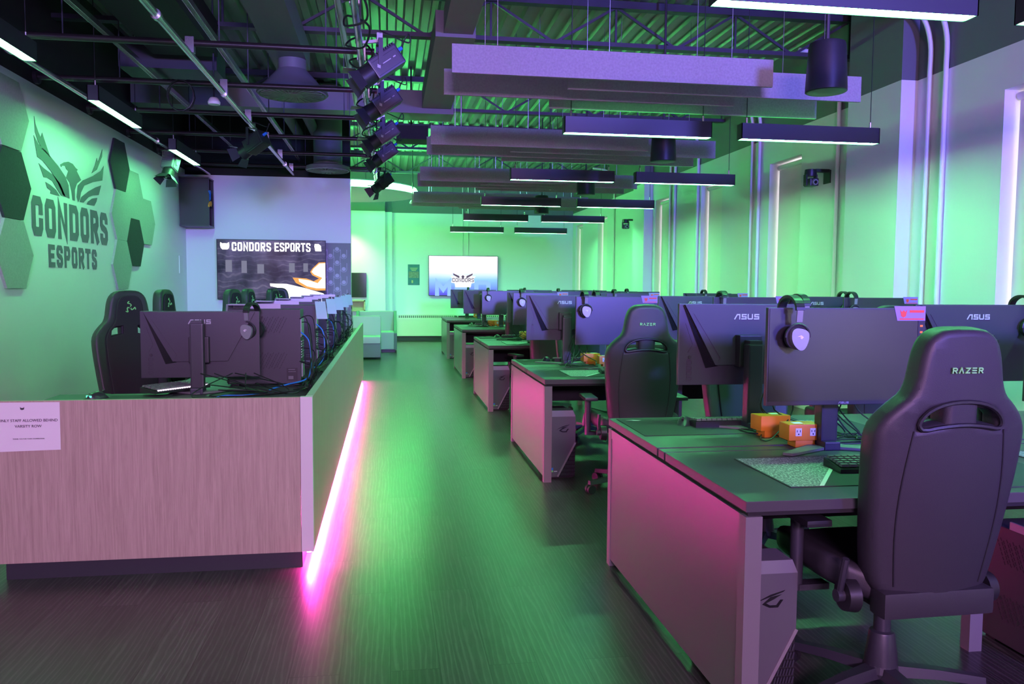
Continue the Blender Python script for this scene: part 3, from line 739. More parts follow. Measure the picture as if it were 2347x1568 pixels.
# patterned panel behind and beside the screen
t = thing('patterned_panel', 'mauve patterned wall panel with round flower motif beside the big screen', 'wall panel', (-2.0, YT-.003, 0))
MB().box(0, 1.43, -.02, 0, .1, 2.03).build('board', mat('pattern_base', (.30, .26, .32), .7), t)
mb = MB()
pm = mat('pattern_print', (.62, .52, .68), .7)
for i in range(15):
    for k in range(7):
        cx = .05+i*.098; cz = 2.03-.09-k*.2-(.1 if i % 2 else 0)
        if cz < .2 or cx > 1.38: continue
        mb.cyl((cx, -.0205, cz), (cx, -.0225, cz), .030, n=16)
        arc = [(cx-.046, -.0215, cz+.09), (cx-.046, -.0215, cz)]+[(cx-.046*math.cos(a), -.0215, cz-.046*math.sin(a)) for a in [PI*j/8 for j in range(1, 8)]]+[(cx+.046, -.0215, cz), (cx+.046, -.0215, cz+.09)]
        arc = [p for p in arc if p[0] > .004 and p[0] < 1.426 and p[2] < 2.025]
        if len(arc) > 2: mb.tube(arc, .005, 4)
mb.build('pattern', pm, t)
t, w, h = tv('mounted_screen', .99, 2.76, 1.14, 2.16, YB-.12, screen_mat('screen_blue', 'blue'), 'bright wall screen with white and blue picture on the far wall')
mb = MB(); letters(mb, 'MEC', (.16, -.006, .0), (1, 0, 0), (0, 0, 1), (0, -1, 0), .40, .42, .08, .11, .002, slant=.0)
mb.build('faint_letters', emis('screen_lightblue', (.35, .62, 1.1), 1), t)
ew = emis('screen_badge', (1.15, 1.15, 1.2), 1)
MB().prism([(.56, .50), (.60, .44), (.57, .34), (.66, .32), (.68, .22), (1.07, .22), (1.09, .32), (1.17, .34), (1.15, .44), (1.20, .50), (1.1, .5), (1.16, .6), (.98, .52), (.88, .54), (.76, .52), (.6, .6), (.66, .5)], -.010, -.008, None, 'Y').build('badge', ew, t)
mb = MB(); letters(mb, 'CONDORS', (.60, -.013, .355), (1, 0, 0), (0, 0, 1), (0, -1, 0), .10, .066, .015, .016, .002)
mb.prism([(.83, .50), (.87, .53), (.91, .50), (.885, .44), (.87, .42), (.855, .44)], -.013, -.011, None, 'Y')
for s in (-1, 1):
    for q in range(2): mb.prism([(.87+s*.08, .47+q*.03), (.87+s*.26, .56+q*.02), (.87+s*.24, .53+q*.02), (.87+s*.1, .45+q*.03)], -.013, -.011, None, 'Y')
mb.build('badge_text', emis('screen_badge_ink', (.12, .10, .16), 1), t)
font_text('screen_caption', 'Esports', .05, (1.2, -.006, .74), (1, 0, 0), (0, 0, 1), emis('screen_grey', (.6, .65, .7), 1), t)

# lounge: poster, little screen with cubby, sofas
t = thing('poster', 'teal poster on the far wall left of the bright screen', 'poster', (.474, YB-.01, 1.41))
MB().box(0, .295, 0, .01, 0, .52).build('sheet', mat('poster_teal', (.03, .16, .20), .5, var=.3, scale=9), t)
MB().box(.02, .275, -.003, 0, .18, .34).build('picture', mat('poster_picture', (.20, .22, .16), .5, var=.8, scale=30), t)
mb = MB()
for i in range(3): mb.box(.05+.02*i, .245-.02*i, -.003, 0, .42-.03*i, .432-.03*i)
mb.box(.09, .13, -.003, 0, .05, .12)
mb.build('print', mat('poster_yellow', (.6, .55, .2), .5), t)
t = thing('small_screen', 'small dark wall screen above a wooden cubby in the lounge', 'screen', (-1.3, YB-.48, 1.1))
MB().box(0, .75, 0, .06, 0, .6, None, .004).build('casing', gloss_m, t)
t = thing('cubby', 'pale wooden wall cubby under the small dark screen', 'shelf', (-1.3, YB-.6, .76))
MB().box(0, .72, 0, .2, 0, .03).box(0, .72, 0, .2, .24, .27).box(0, .03, 0, .2, 0, .27).box(.69, .72, 0, .2, 0, .27).build('frame', wood_l, t)
MB().box(0.03, .69, .18, .2, .03, .24).build('back_panel', wood_l, t)
def sofa(name, loc, label, rz, w=1.3):
    t = thing(name, label, 'sofa', loc, rz)
    MB().box(0, w, 0, .72, .04, .30, None, .01).build('base', sofad_m, t)
    MB().box(.005, w-.005, -.01, .58, .30, .43, None, .025).build('seat', sofa_m, t, smooth=True)
    MB().box(0, w, .55, .74, .30, .80, None, .03).build('backrest', sofa_m, t, smooth=True)
sofa('lounge_sofa', (-1.50, 15.45, 0), 'pale green vinyl sofa section at the end of the wooden counter', 0, 1.34)
t = thing('lounge_chair', 'grey high-sided lounge seat with sloping side behind the pale sofa', 'armchair', (-.10, 17.1, 0))
MB().prism([(0, .06), (.9, .06), (.9, .84), (.72, .84), (.15, .45), (0, .40)], .2, .26, None, 'X').prism([(0, .06), (.9, .06), (.9, .84), (.72, .84), (.15, .45), (0, .40)], -.6, -.54, None, 'X').build('side_panel', sofad_m, t)
MB().box(-.54, .2, 0, .7, .06, .42, None, .02).box(-.54, .2, .7, .9, .06, .84, None, .02).build('seat', sofa_m, t)
MB().box(-.56, .22, .02, .06, 0, .06).box(-.56, .22, .84, .88, 0, .06).build('feet', black_m, t)

# ------------------------------------------------------------------ reception counter (varsity row)
CX, CYN, CZ, CB = -.374, 4.047, .851, .080
t = thing('reception_counter', 'long wooden counter with pink light under its aisle side', 'counter', (0, 0, 0))
CXL, CYF = -2.02, 11.98
MB().box(CXL, CX-.06, CYN, CYN+.025, CB, CZ).build('front_panel', wood_m, t)
MB().box(CX-.058, CX, CYN, CYN+.04, CB, CZ+.001).build('corner_post', mat('corner_trim', (.72, .66, .70), .45), t)
MB().box(CX-.025, CX, CYN+.04, CYF, CB, CZ).build('side_panel', wood_m, t)
MB().box(CX-.034, CX+.001, CYN+.04, CYF, CZ, CZ+.002).build('top_edge', mat('edge_trim', (.55, .52, .50), .4), t)
MB().box(-1.79, CX-.055, CYN+.012, CYN+.05, 0, CB).box(CX-.095, CX-.055, CYN+.05, CYF, 0, CB).build('toe_kick', base_m, t)
MB().box(-1.82, CX-.03, CYN+.025, 4.83, .752, .778).box(-1.30, CX-.03, 4.83, CYF, .752, .778).build('desktop', desk_m, t)
mb = MB()
for y in (4.9, 6.7, 8.75, 10.1, 11.9): mb.box(-1.0, -.45, y, y+.03, 0, .752)
mb.box(-.45, -.42, 4.9, CYF, 0, .752)
mb.build('support_panel', desk_m, t)
MB().box(CX-.034, CX-.014, CYN+.012, CYF-.02, CB-.007, CB-.001).build('led_strip', pink_m, t)
s = thing('paper_notice', 'white paper sign reading ONLY STAFF ALLOWED BEHIND VARSITY ROW on the counter front', 'sign', (-1.690, CYN-.002, .619))
MB().prism([(-.150, -.006), (.162, 0), (.163, .225), (-.150, .226)], -.001, .0, None, 'Y').build('sheet', paper_m, s)
font_text('sign_text', 'ONLY STAFF ALLOWED BEHIND', .0178, (.024, -.0025, .135), (1, 0, 0), (0, 0, 1), ink_m, s)
font_text('sign_text', 'VARSITY ROW', .0178, (.024, -.0025, .108), (1, 0, 0), (0, 0, 1), ink_m, s)
font_text('sign_text', 'THANK YOU FOR YOUR COOPERATION', .0075, (.024, -.0025, .052), (1, 0, 0), (0, 0, 1), ink_m, s)
MB().prism([(-.009, .205), (-.005, .2), (.005, .2), (.009, .205), (.008, .193), (0, .19), (-.008, .193)], -.002, -.001, None, 'Y').build('sign_mark', ink_m, s)

# ------------------------------------------------------------------ gaming chair (faces +Y)
def chair_half():
    return [(.045, 1.268), (.076, 1.260), (.098, 1.238), (.110, 1.205), (.117, 1.165), (.125, 1.115), (.143, 1.075), (.178, 1.045), (.212, 1.010), (.230, .975), (.232, .93), (.227, .84), (.216, .72), (.202, .60), (.186, .50), (.165, .465), (.09, .455)]
def back_y(x, z):
    u = max(0, (1.05-z)/.6); u = min(u, 1)
    return .9*x*x*(.6+.8*u)-.02*math.sin(min(max((z-.45)/.85, 0), 1)*PI)
LEAN = R(5)
def lean_m():
    return Matrix.Translation((0, -.235, .45)) @ Matrix.Rotation(LEAN, 4, 'X') @ Matrix.Translation((0, 0, -.45))
def make_chair(label, group):
    t = thing('gaming_chair', label, 'chair', (0, 0, 0), 0, group)
    half = chair_half(); outer = smooth_poly(half+[(-x, z) for x, z in reversed(half)], 1)
    hole = [(.034, 1.078), (.034, .990), (.155, .968), (.150, 1.028), (.112, 1.064)]
    M = lean_m()
    def shell_part(outer, holes, thick, bev, yoff, name, m_, par):
        bm = fill_shape(outer, holes, thick, bev)
        slice_bm(bm, 2, [.48+.035*i for i in range(24)]); slice_bm(bm, 0, [-.22+.04*i for i in range(12)])
        for v in bm.verts: v.co.y += back_y(v.co.x, v.co.z)+yoff
        bmesh.ops.transform(bm, matrix=M, verts=bm.verts)
        mb = MB(); mb.bm.free(); mb.bm = bm
        return mb.build(name, m_, par, smooth=45)
    back = shell_part(outer, [hole, [(-x, z) for x, z in reversed(hole)]], .085, .022, 0, 'backrest', leather_m, t)
    # fabric front
    fr = [(x*.74, .50+(z-.455)*.92) for x, z in half]; fro = fr+[(-x, z) for x, z in reversed(fr)]
    hf = [(.044, 1.064), (.044, 1.002), (.146, .980), (.138, 1.032), (.106, 1.056)]
    shell_part(smooth_poly(fro, 1), [hf, [(-x, z) for x, z in reversed(hf)]], .02, .006, .045, 'front_cover', fabric_m, back)
    def onb(x, z, off): return M @ Vector((x, back_y(x, z)+off, z))
    # raised rim round the slot, seams and stitching on the rear
    arc = [(-.140, 1.0), (-.132, 1.026), (-.105, 1.052), (-.06, 1.070), (0, 1.076), (.06, 1.070), (.105, 1.052), (.132, 1.026), (.140, 1.0), (.125, .988), (.07, 1.000), (0, 1.006), (-.07, 1.000), (-.125, .988)]
    MB().tube([onb(x, z, -.046) for x, z in smooth_poly(arc, 1)], .007, 6, True).build('slot_rim', black_m, back, smooth=True)
    for s in (-1, 1):
        mb = MB()
        mb.tube([onb(s*(.150+.02*math.sin(i/3)), .985-.05*i, -.043) for i in range(11)], .003, 5)
        mb.build('seam', black_m, back)
    sm = outer
    MB().tube([onb(x*1.004, z+.001*(1 if z > 1 else -1), .030) for x, z in sm if z > .52], .0022, 5).build('piping', green_m, back)
    mb = MB(); o0 = onb(-.051, 1.160, -.0445+.0); upv = (M.to_3x3() @ Vector((0, 0, 1)))
    letters(mb, 'RaZeR', o0+Vector((0, -.001, 0)), (1, 0, 0), upv, upv.cross(Vector((-1, 0, 0))), .0175, .0155, .0058, .0034, .0035)
    mb.build('back_lettering', greenlogo_m, back)
    mb = MB()      # three-pointed emblem on the front head
    for k in range(3):
        a0 = PI/2+k*2*PI/3; P = []
        for i in range(9):
            r_ = .006+.0042*i; a = a0+.55*math.sin(i*.75)
            P.append(onb(r_*math.cos(a), 1.175+r_*math.sin(a), .058))
        mb.tube(P, .0035, 5)
    mb.build('head_emblem', greenlogo_m, back)
    # lower rear cover, hinges and levers
    MB().box(-.190, .190, -.282, -.20, .385, .470, None, .018).build('lower_cover', leather_m, t, smooth=True)
    MB().box(.10, .118, -.275, -.268, .435, .452).build('side_tag', greenlogo_m, t)
    for s in (-1, 1):
        mb = MB()
        mb.cyl((s*.225, -.17, .43), (s*.262, -.17, .43), .055, .048, 20)
        mb.box(min(s*.235, s*.255), max(s*.235, s*.255), -.20, -.12, .40, .46, None, .008)
        mb.build('hinge', black_m, t, smooth=True)
    MB().tube(spline([(-.272, -.17, .44), (-.276, -.19, .50), (-.276, -.205, .56)], 5), .011, 8).cyl((-.25, -.17, .43), (-.285, -.17, .43), .02).build('recline_lever', dark_m, t, smooth=True)
    # seat
    bm = fill_shape(smooth_poly([(-.25, -.20), (-.26, .10), (-.24, .27), (.24, .27), (.26, .10), (.25, -.20)], 2), (), .10, .035, 3)
    bmesh.ops.transform(bm, matrix=Matrix.Rotation(R(-90), 4, 'X'), verts=bm.verts)
    slice_bm(bm, 0, [-.24+.04*i for i in range(13)]); slice_bm(bm, 1, [-.16+.05*i for i in range(9)])
    for v in bm.verts:
        v.co.z += .455+max(0, abs(v.co.x)-.15)*.35
    mb = MB(); mb.bm.free(); mb.bm = bm; mb.build('seat', leather_m, t, smooth=45)
    MB().tube([(-.20, -.15, .512), (-.205, .1, .516), (-.19, .25, .50)], .002, 5).tube([(.20, -.15, .512), (.205, .1, .516), (.19, .25, .50)], .002, 5).build('seat_piping', green_m, t)
    MB().box(-.12, .12, -.15, .15, .36, .41, None, .01).cyl((.12, .05, .385), (.27, .05, .38), .008).build('seat_mechanism', black_m, t)
    for s in (-1, 1):
        MB().bar((s*.2, .03, .39), (s*.31, .03, .39), .05, .02).cyl((s*.31, .03, .38), (s*.31, .03, .63), .022, .022, 14).build('armrest_post', dark_m, t, smooth=True)
        MB().box(s*.31-.045, s*.31+.045, -.11, .15, .63, .655, None, .012).build('armrest_pad', black_m, t, smooth=True)
    MB().lathe([(.055, .085), (.055, .12), (.042, .22), (.040, .225), (.028, .23), (.028, .37)], 24).build('gas_column', dark_m, t, smooth=True)
    mb = MB(); ax = []
    mb.lathe([(.055, .075), (.06, .09), (.055, .115), (.03, .12)], 20)
    for k in range(5):
        a = R(90+36)+k*2*PI/5; d = Vector((math.cos(a), math.sin(a), 0)); ax.append(d)
        p = Vector((-d.y, d.x, 0))
        q = []
        for r_, w_, z0, z1 in ((.03, .032, .075, .112), (.18, .026, .075, .105), (.335, .02, .062, .088)):
            q += [d*r_+p*w_+Vector((0, 0, z0)), d*r_-p*w_+Vector((0, 0, z0)), d*r_-p*w_*.7+Vector((0, 0, z1)), d*r_+p*w_*.7+Vector((0, 0, z1))]
        fs = []
        for i in range(2):
            for j in range(4): fs.append((i*4+j, i*4+(j+1) % 4, i*4+4+(j+1) % 4, i*4+4+j))
        fs += [(0, 1, 2, 3), (8, 9, 10, 11)]
        mb.add(q, fs)
    mb.build('star_base', dark_m, t)
    for d in ax:
        p = Vector((-d.y, d.x, 0)); c = d*.325+Vector((0, 0, .030))
        MB().cyl(c-p*.026, c-p*.006, .03, n=16).cyl(c+p*.006, c+p*.026, .03, n=16).cyl(c, c+Vector((0, 0, .035)), .007).build('caster', black_m, t, smooth=True)
    return t
_base = {}
def place(kind, maker, loc, rz, label, group, skip=()):
    if kind not in _base:
        o = maker(label, group); o.location = loc; o.rotation_euler = (0, 0, rz); _base[kind] = o
        if skip:
            for c in [c for c in o.children_recursive if c.name.split('.')[0] in skip]: bpy.data.objects.remove(c)
        return o
    return dup(_base[kind], loc, rz, label, group, skip)
GCH = 'black gaming chairs'
def chair(x, y, rz, label): return place('chair', make_chair, (x, y, 0), rz, label, GCH)

# ------------------------------------------------------------------ monitor (screen faces -Y)
MW, MH, MT = .655, .385, .5825
def make_monitor(label, group, MT=.5825):
    t = thing('desk_monitor', label, 'monitor', (0, 0, 0), 0, group)
    hw = MW/2; z0 = MT-MH
    MB().box(-hw, hw, -.150, -.128, z0, MT, None, .003).build('panel', dark_m, t)
    MB().box(-hw+.006, hw-.006, -.152, -.1495, z0+.018, MT-.006).build('display', screenoff_m, t)
    mb = MB(); letters(mb, 'AsUs', (-.021, -.1505, z0+.005), (1, 0, 0), (0, 0, 1), (0, -1, 0), .008, .0095, .0016, .0020, .001); mb.build('bezel_logo', grey_m, t)
    def bp_(u, v): return (hw-u*MW, MT-v*MH)
    # raised centre of the rear, dark groove, line details
    MB().prism([bp_(.035, .012), bp_(.965, .012), bp_(.73, .75), bp_(.27, .75)], -.128, -.108, None, 'Y').build('rear_housing', dark_m, t)
    MB().prism([bp_(.030, .02), bp_(.27, .752), (bp_(.205, .79))], -.128, -.1225, None, 'Y').prism([bp_(.27, .752), bp_(.205, .79), bp_(.30, .765)], -.128, -.1225, None, 'Y').build('rear_groove', gloss_m, t)
    mb = MB()
    def line(pts, w_, y=-.1075):
        for a, b_ in zip(pts, pts[1:]):
            a = bp_(*a); b_ = bp_(*b_); mb.bar((a[0], y, a[1]), (b_[0], y, b_[1]), w_, .001)
    line([(.10, .12), (.305, .66), (.29, .70)], .002)
    line([(.05, .24), (.105, .50), (.07, .60)], .0022, -.1275)
    for i in range(4):
        v = .70+i*.065; q = [bp_(.065, v), bp_(.10, v+(.01 if i % 2 else 0)), bp_(.10, v+.04), bp_(.065, v+.045)]
        for a, b_ in zip(q, q[1:]+q[:1]): mb.bar((a[0], -.1275, a[1]), (b_[0], -.1275, b_[1]), .0018, .001)
    mb.build('rear_line', black_m, t)
    a = bp_(.085, .655); MB().cyl((a[0], -.128, a[1]), (a[0], -.122, a[1]), .008, n=14).build('joystick', black_m, t)
    mb = MB(); letters(mb, 'AsUs', (.060, -.1075, MT-.047-.026), (-1, 0, 0), (0, 0, 1), (0, 1, 0), .026, .027, .0045, .0058, .001, slant=0.0); mb.build('rear_logo', grey_m, t)
    # stand: neck, pole, V feet
    MB().box(-.055, .055, -.108, -.055, z0+.09, z0+.24, None, .006).build('mount', black_m, t)
    MB().box(-.036, .036, -.055, .005, .03, .40, None, .008).box(-.03, .03, -.062, .0, .40, .415).build('stand_pole', dark_m, t)
    MB().box(-.034, .034, -.085, .03, .0, .035, None, .006).build('stand_collar', lampblue_m, t)
    mb = MB()
    for s in (-1, 1):
        mb.prism([(0, .045), (0, -.06), (s*.225, -.180), (s*.250, -.150)], .002, .012)
    mb.build('stand_foot', silver_m if 0 else duct_m, t)
    return t
def make_low_monitor(label, group): return make_monitor(label, group, .465)
def make_headset(label, group):
    # hangs over a top edge at origin: one cup in front (-Y), one behind
    t = thing('gaming_headset', label, 'headset', (0, 0, 0), 0, group)
    P = [(0, .075*math.cos(a)*1.0, -.02+.052*math.sin(a)) for a in [PI*i/14 for i in range(15)]]
    P = [(x, -y, z) for x, y, z in P]
    mb = MB()
    prev = None
    for a, b_ in zip(P, P[1:]): mb.bar(a, b_, .034, .012)
    mb.build('headband', green_m if 0 else black_m, t)
    for s in (-1, 1):
        MB().bar((0, s*.075, -.02), (0, s*.070, -.065), .024, .006).build('slider', silver_m, t)
        c = Vector((0, s*.062, -.125))
        MB().cyl(c-Vector((0, s*.022, 0)), c, .046, .048, 24).build('ear_cushion', blackm_m, t, smooth=True)
        sh = smooth_poly([(-.030, .040), (.032, .030), (.040, .0), (.022, -.048), (-.006, -.05), (-.036, -.012)], 2)
        MB().prism([(x*s*-1+c.x, z+c.z) for x, z in sh], min(c.y, c.y+s*.020), max(c.y, c.y+s*.020), None, 'Y').build('ear_cup', silver_m, t)
        MB().tube([c+Vector((.05*math.cos(a), s*.002, .052*math.sin(a))) for a in [PI*(i/10) for i in range(11)]], .004, 6).build('yoke', dark_m, t, smooth=True)
        mb = MB(); y = c.y+s*.0205
        mb.prism([(-.012, c.z+.004), (.004, c.z+.010), (.014, c.z+.002), (.006, c.z-.006), (-.002, c.z-.001), (.004, c.z+.003)], min(y, y+s*.001), max(y, y+s*.001), None, 'Y'); mb.build('cup_mark', white_m, t)
    return t
def make_keyboard(label, group):
    t = thing('keyboard', label, 'keyboard', (0, 0, 0), 0, group)
    MB().prism([(-.068, 0), (.068, 0), (.068, .030), (-.068, .016)], -.182, .182, None, 'X').build('case', black_m, t)
    mb = MB()
    for r_ in range(5):
        x = -.176
        ks = [1]*14 if r_ else [1]*14
        if r_ == 4: ks = [1.25, 1.25, 1.25, 6, 1.25, 1.25, 1.75]
        for k in ks:
            w = k*.352/14; y = .050-r_*.0245; z = .020+.10*(y+.068)
            if x+w > .182: w = .182-x
            mb.add([(x+.0012, y-.0115, z), (x+w-.0012, y-.0115, z), (x+w-.0012, y+.0095, z), (x+.0012, y+.0095, z), (x+.0035, y-.009, z+.009), (x+w-.0035, y-.009, z+.009), (x+w-.0035, y+.007, z+.009), (x+.0035, y+.007, z+.009)],
                   [(0, 1, 2, 3), (4, 5, 6, 7), (0, 1, 5, 4), (1, 2, 6, 5), (2, 3, 7, 6), (3, 0, 4, 7)]); x += w
    mb.build('keycaps', mat('keycap', (.12, .12, .125), .35), t)
    return t
def make_mouse(label, group):
    t = thing('computer_mouse', label, 'mouse', (0, 0, 0), 0, group)
    prof = []
    mb = MB(); nseg = 12; rows = []
    for i in range(nseg+1):
        u = -1+2*i/nseg; w = .033*math.sqrt(max(0.02, 1-u*u*.92)); hh = .040*(1-abs(u+.15)**2.2*.75)
        rows.append([(w*math.cos(a)*(1), u*.062, max(0, hh*math.sin(a))) for a in [PI*j/10 for j in range(11)]])
    vs = [p for r_ in rows for p in r_]; fs = []
    for i in range(nseg):
        for j in range(10): fs.append((i*11+j, i*11+j+1, (i+1)*11+j+1, (i+1)*11+j))
    fs += [tuple(range(11)), tuple(range(nseg*11, nseg*11+11))]+[(i*11, (i+1)*11, (i+1)*11+10, i*11+10) for i in range(nseg)]
    mb.add(vs, fs); mb.build('body', dark_m, t, smooth=60)
    MB().cyl((-.004, .035, .032), (.004, .035, .032), .010, n=14).build('scroll_wheel', black_m, t)
    return t
def make_pc(label, group):
    t = thing('computer_tower', label, 'computer', (0, 0, 0), 0, group)      # front faces -Y, origin front centre floor
    w = .095; h = .50; d = .44
    MB().box(-w, w, .012, d, .012, h-.03, None, .004).build('case', pcm_m, t)
    MB().box(-w+.01, w-.01, .03, .07, 0, .012).box(-w+.01, w-.01, d-.08, d-.03, 0, .012).build('feet', black_m, t)
    MB().prism([(-w, .0+.012), (-w, h-.045), (w, h-.045), (w, .25), (-.03, .012)], 0, .012, None, 'Y').build('front_panel', pcfront_m, t)
    MB().prism([(-.03, .012), (w, .25), (w, .012)], .006, .012, None, 'Y').build('grille_recess', gap_m, t)
    mb = MB().bar((-.035, -.001, .014), (w, -.001, .262), .008, .012); mb.build('diagonal_trim', edge_m, t)
    mb = MB()
    for i in range(11):
        x = -.02+i*.0105
        zt = .012+(x+.03)/(w+.03)*.238
        zz = .02
        while zz < zt-.02:
            mb.bar((x, .002, zz), (min(x+.006, w-.002), .002, zz+.022), .0035, .006); zz += .028
    mb.build('grille_slats', dark_m, t)
    mb = MB()
    e = [(-.035, .345), (.0, .385), (.05, .405), (.035, .372), (.01, .350), (-.012, .348)]
    mb.prism([(-.05, .360), (.045, .392), (.052, .398), (.0, .384)], -.0015, 0, None, 'Y')
    mb.prism([(-.028, .352), (-.002, .340), (.028, .340), (.046, .366), (.036, .366), (.022, .348), (.0, .348), (-.014, .356), (.012, .368), (.04, .384), (.0, .376)], -.0015, 0, None, 'Y')
    mb.build('front_emblem', mat('emblem_grey', (.045, .043, .05), .3, .8) if 'emblem_grey' not in bpy.data.materials else bpy.data.materials['emblem_grey'], t)
    MB().box(-.088, -.068, -.001, 0, .062, .080).build('blue_sticker', mat('sticker_blue', (.05, .25, .8), .4) if 'sticker_blue' not in bpy.data.materials else bpy.data.materials['sticker_blue'], t)
    MB().box(-.088, -.068, -.001, 0, .048, .061).build('green_sticker', greenlogo_m, t)
    MB().box(-.062, -.038, -.001, 0, .050, .056).build('sticker_text', white_m, t)
    MB().prism([(-w, h-.045), (w, h-.045), (w-.02, h), (-w, h)], .0, .012, None, 'Y').box(-w, w-.02, .012, .12, h-.006, h).box(-w, -w+.008, .012, .3, h-.03, h).build('top_frame', silver_m, t)
    # perforated side, label
    mb = MB()
    for zc in (.15, .37):
        for i in range(13):
            for j in range(6):
                y = .12+i*.016+j*.008; z = zc-.045+j*.016+(.008 if i % 2 else 0)
                for s in (-1, 1): mb.bar((s*w*1.004, y, z), (s*w*1.004, y+.007, z+.012), .003, .0015)
    mb.build('side_slots', gap_m, t)
    MB().box(w, w+.001, d-.085, d-.02, .03, .11).build('side_label', black_m, t)
    mb = MB().box(w+.001, w+.0015, d-.075, d-.035, .098, .102).box(w+.001, w+.0015, d-.075, d-.03, .085, .088).box(w+.001, w+.0015, d-.075, d-.045, .04, .06); mb.build('label_print', duct_m, t)
    mb = MB().box(-w+.015, w-.015, d, d+.004, .3, .42).box(-w+.02, w-.05, d, d+.006, .05, .14)
    for i in range(7): mb.box(-w+.03, w-.03, d, d+.004, .17+i*.016, .178+i*.016)
    mb.build('rear_ports', silver_m, t)
    return t
def make_outlet(label, group):
    t = thing('power_outlet_box', label, 'power outlet', (0, 0, 0), 0, group)
    MB().box(-.073, .073, -.045, .045, .030, .098, None, .007).box(-.038, .048, -.035, .035, 0, .032, None, .003).build('box', orange_m, t, smooth=True)
    for s in (-1, 1):
        p = MB().box(s*.032-.0135, s*.032+.0135, -.0475, -.044, .050, .082, None, .001).build('socket', white_m, t)
        MB().box(s*.032-.008, s*.032-.0055, -.0485, -.0474, .066, .075).box(s*.032+.0055, s*.032+.008, -.0485, -.0474, .066, .075).cyl((s*.032, -.0474, .058), (s*.032, -.0485, .058), .003, n=8).build('slots', gap_m, p)
    MB().box(-.04, .0, -.02, .01, .098, .0990).build('top_sticker', paper_m, t)
    return t

# ------------------------------------------------------------------ desk benches
DX, DL, DD, DZ = 1.0885, 3.45, 1.592, .74
def make_bench(label, group):
    t = thing('desk_bench', label, 'desk', (0, 0, 0), 0, group)      # origin near left corner on the floor
    th = .034; mid = DD/2
    for y0, y1 in ((0, mid-.050), (mid+.050, DD)):
        MB().box(0, DL, y0, y1, DZ-th, DZ, None, .002).build('worktop', desk_m, t)
    MB().box(0, DL, mid-.034, mid+.034, DZ-th, DZ-.001, None, .002).build('cable_cover', desk_m, t)
    MB().box(.012, DL, .012, DD-.012, DZ-th-.015, DZ-th).build('shadow_gap', gap_m, t)
    zt = DZ-th-.015
    for y0 in (0, DD-.05):
        for x0 in (0, DL-.055): MB().box(x0, x0+.055, y0, y0+.05, 0, zt).build('leg', post_m, t)
    for x0 in (1.15, 2.30):
        for y0 in (.42, DD-.47): MB().box(x0-.027, x0+.027, y0, y0+.05, 0, zt).build('inner_leg', post_m, t)
    for x0 in (.004, DL-.022):
        MB().box(x0, x0+.018, .05, DD-.05, .035, zt-.045).build('end_panel', deskend_m, t)
        MB().box(x0-.003, x0+.022, .05, DD-.05, zt-.045, zt).build('end_rail', deskend_m, t)
    MB().box(.06, DL-.06, mid-.20, mid-.18, zt-.18, zt-.02).box(.06, DL-.06, mid+.18, mid+.20, zt-.18, zt-.02).box(.06, DL-.06, mid-.2, mid+.2, zt-.19, zt-.18).build('cable_tray', blackm_m, t)
    MB().bar((.06, .45, zt-.02), (DL-.06, .45, zt-.02), .03, .03).bar((.06, DD-.45, zt-.02), (DL-.06, DD-.45, zt-.02), .03, .03).build('crossbar', post_m, t)
    return t
ROW = [2.329+3.2886*k for k in range(5)]
ord_ = ['front', 'second', 'third', 'fourth', 'rear']
for k, y in enumerate(ROW):
    place('bench', make_bench, (DX, y, 0), 0, 'long grey double sided desk bench, %s' % ['nearest the camera at lower right', 'second from the camera', 'third from the camera', 'fourth from the camera', 'farthest, at the back of the room'][k], 'grey desk benches in rows')

def printed_mat(x, y, w, d, label, z=DZ):
    t = thing('mouse_mat', label, 'mouse mat', (x, y, z), 0, 'desk mats')
    MB().box(0, w, 0, d, 0, .003, None, .0012).build('base', pad_m, t)
    MB().prism([(.006, .006), (.105, .006), (.42, d-.006), (.006, d-.006)], .003, .0034).build('print', padgrey_m, t)
    MB().prism([(.105, .006), (.122, .006), (.437, d-.006), (.42, d-.006)], .003, .0036).build('stripe', white_m, t)
    mb = MB(); random.seed(int(y*10))
    for i in range(9):
        s = i*.04
        letters(mb, random.choice(['CORE', 'STRIDE', 'CONDOR', 'PRESS', 'RAPTOR']).replace('I', 'E'), (.02+s*.7, .03+s, .0035), (.75, .66, 0), (-.66, .75, 0), (0, 0, 1), .016, .014, .004, .003, .0004) if i < 6 else None
    return t, mb
def mat_print(x, y, w, d, label):
    t, mb = printed_mat(x, y, w, d, label); mb.bm.free(); return t
def plain_mat(x, y, w, d, label, rot=False, z=DZ):
    t = thing('mouse_mat', label, 'mouse mat', (x, y, z), 0, 'desk mats')
    MB().box(0, w, 0, d, 0, .003, None, .0012).build('base', pad_m, t)
    MB().prism([(.03, d-.06), (.07, d-.045), (.11, d-.06), (.09, d-.075), (.06, d-.07), (.075, d-.06)], .003, .0034).build('mark', grey_m, t)
    return t
def headset(x, y, zt, rz, label): return place('headset', make_headset, (x, y, zt), rz, label, 'headsets hung on the monitors')
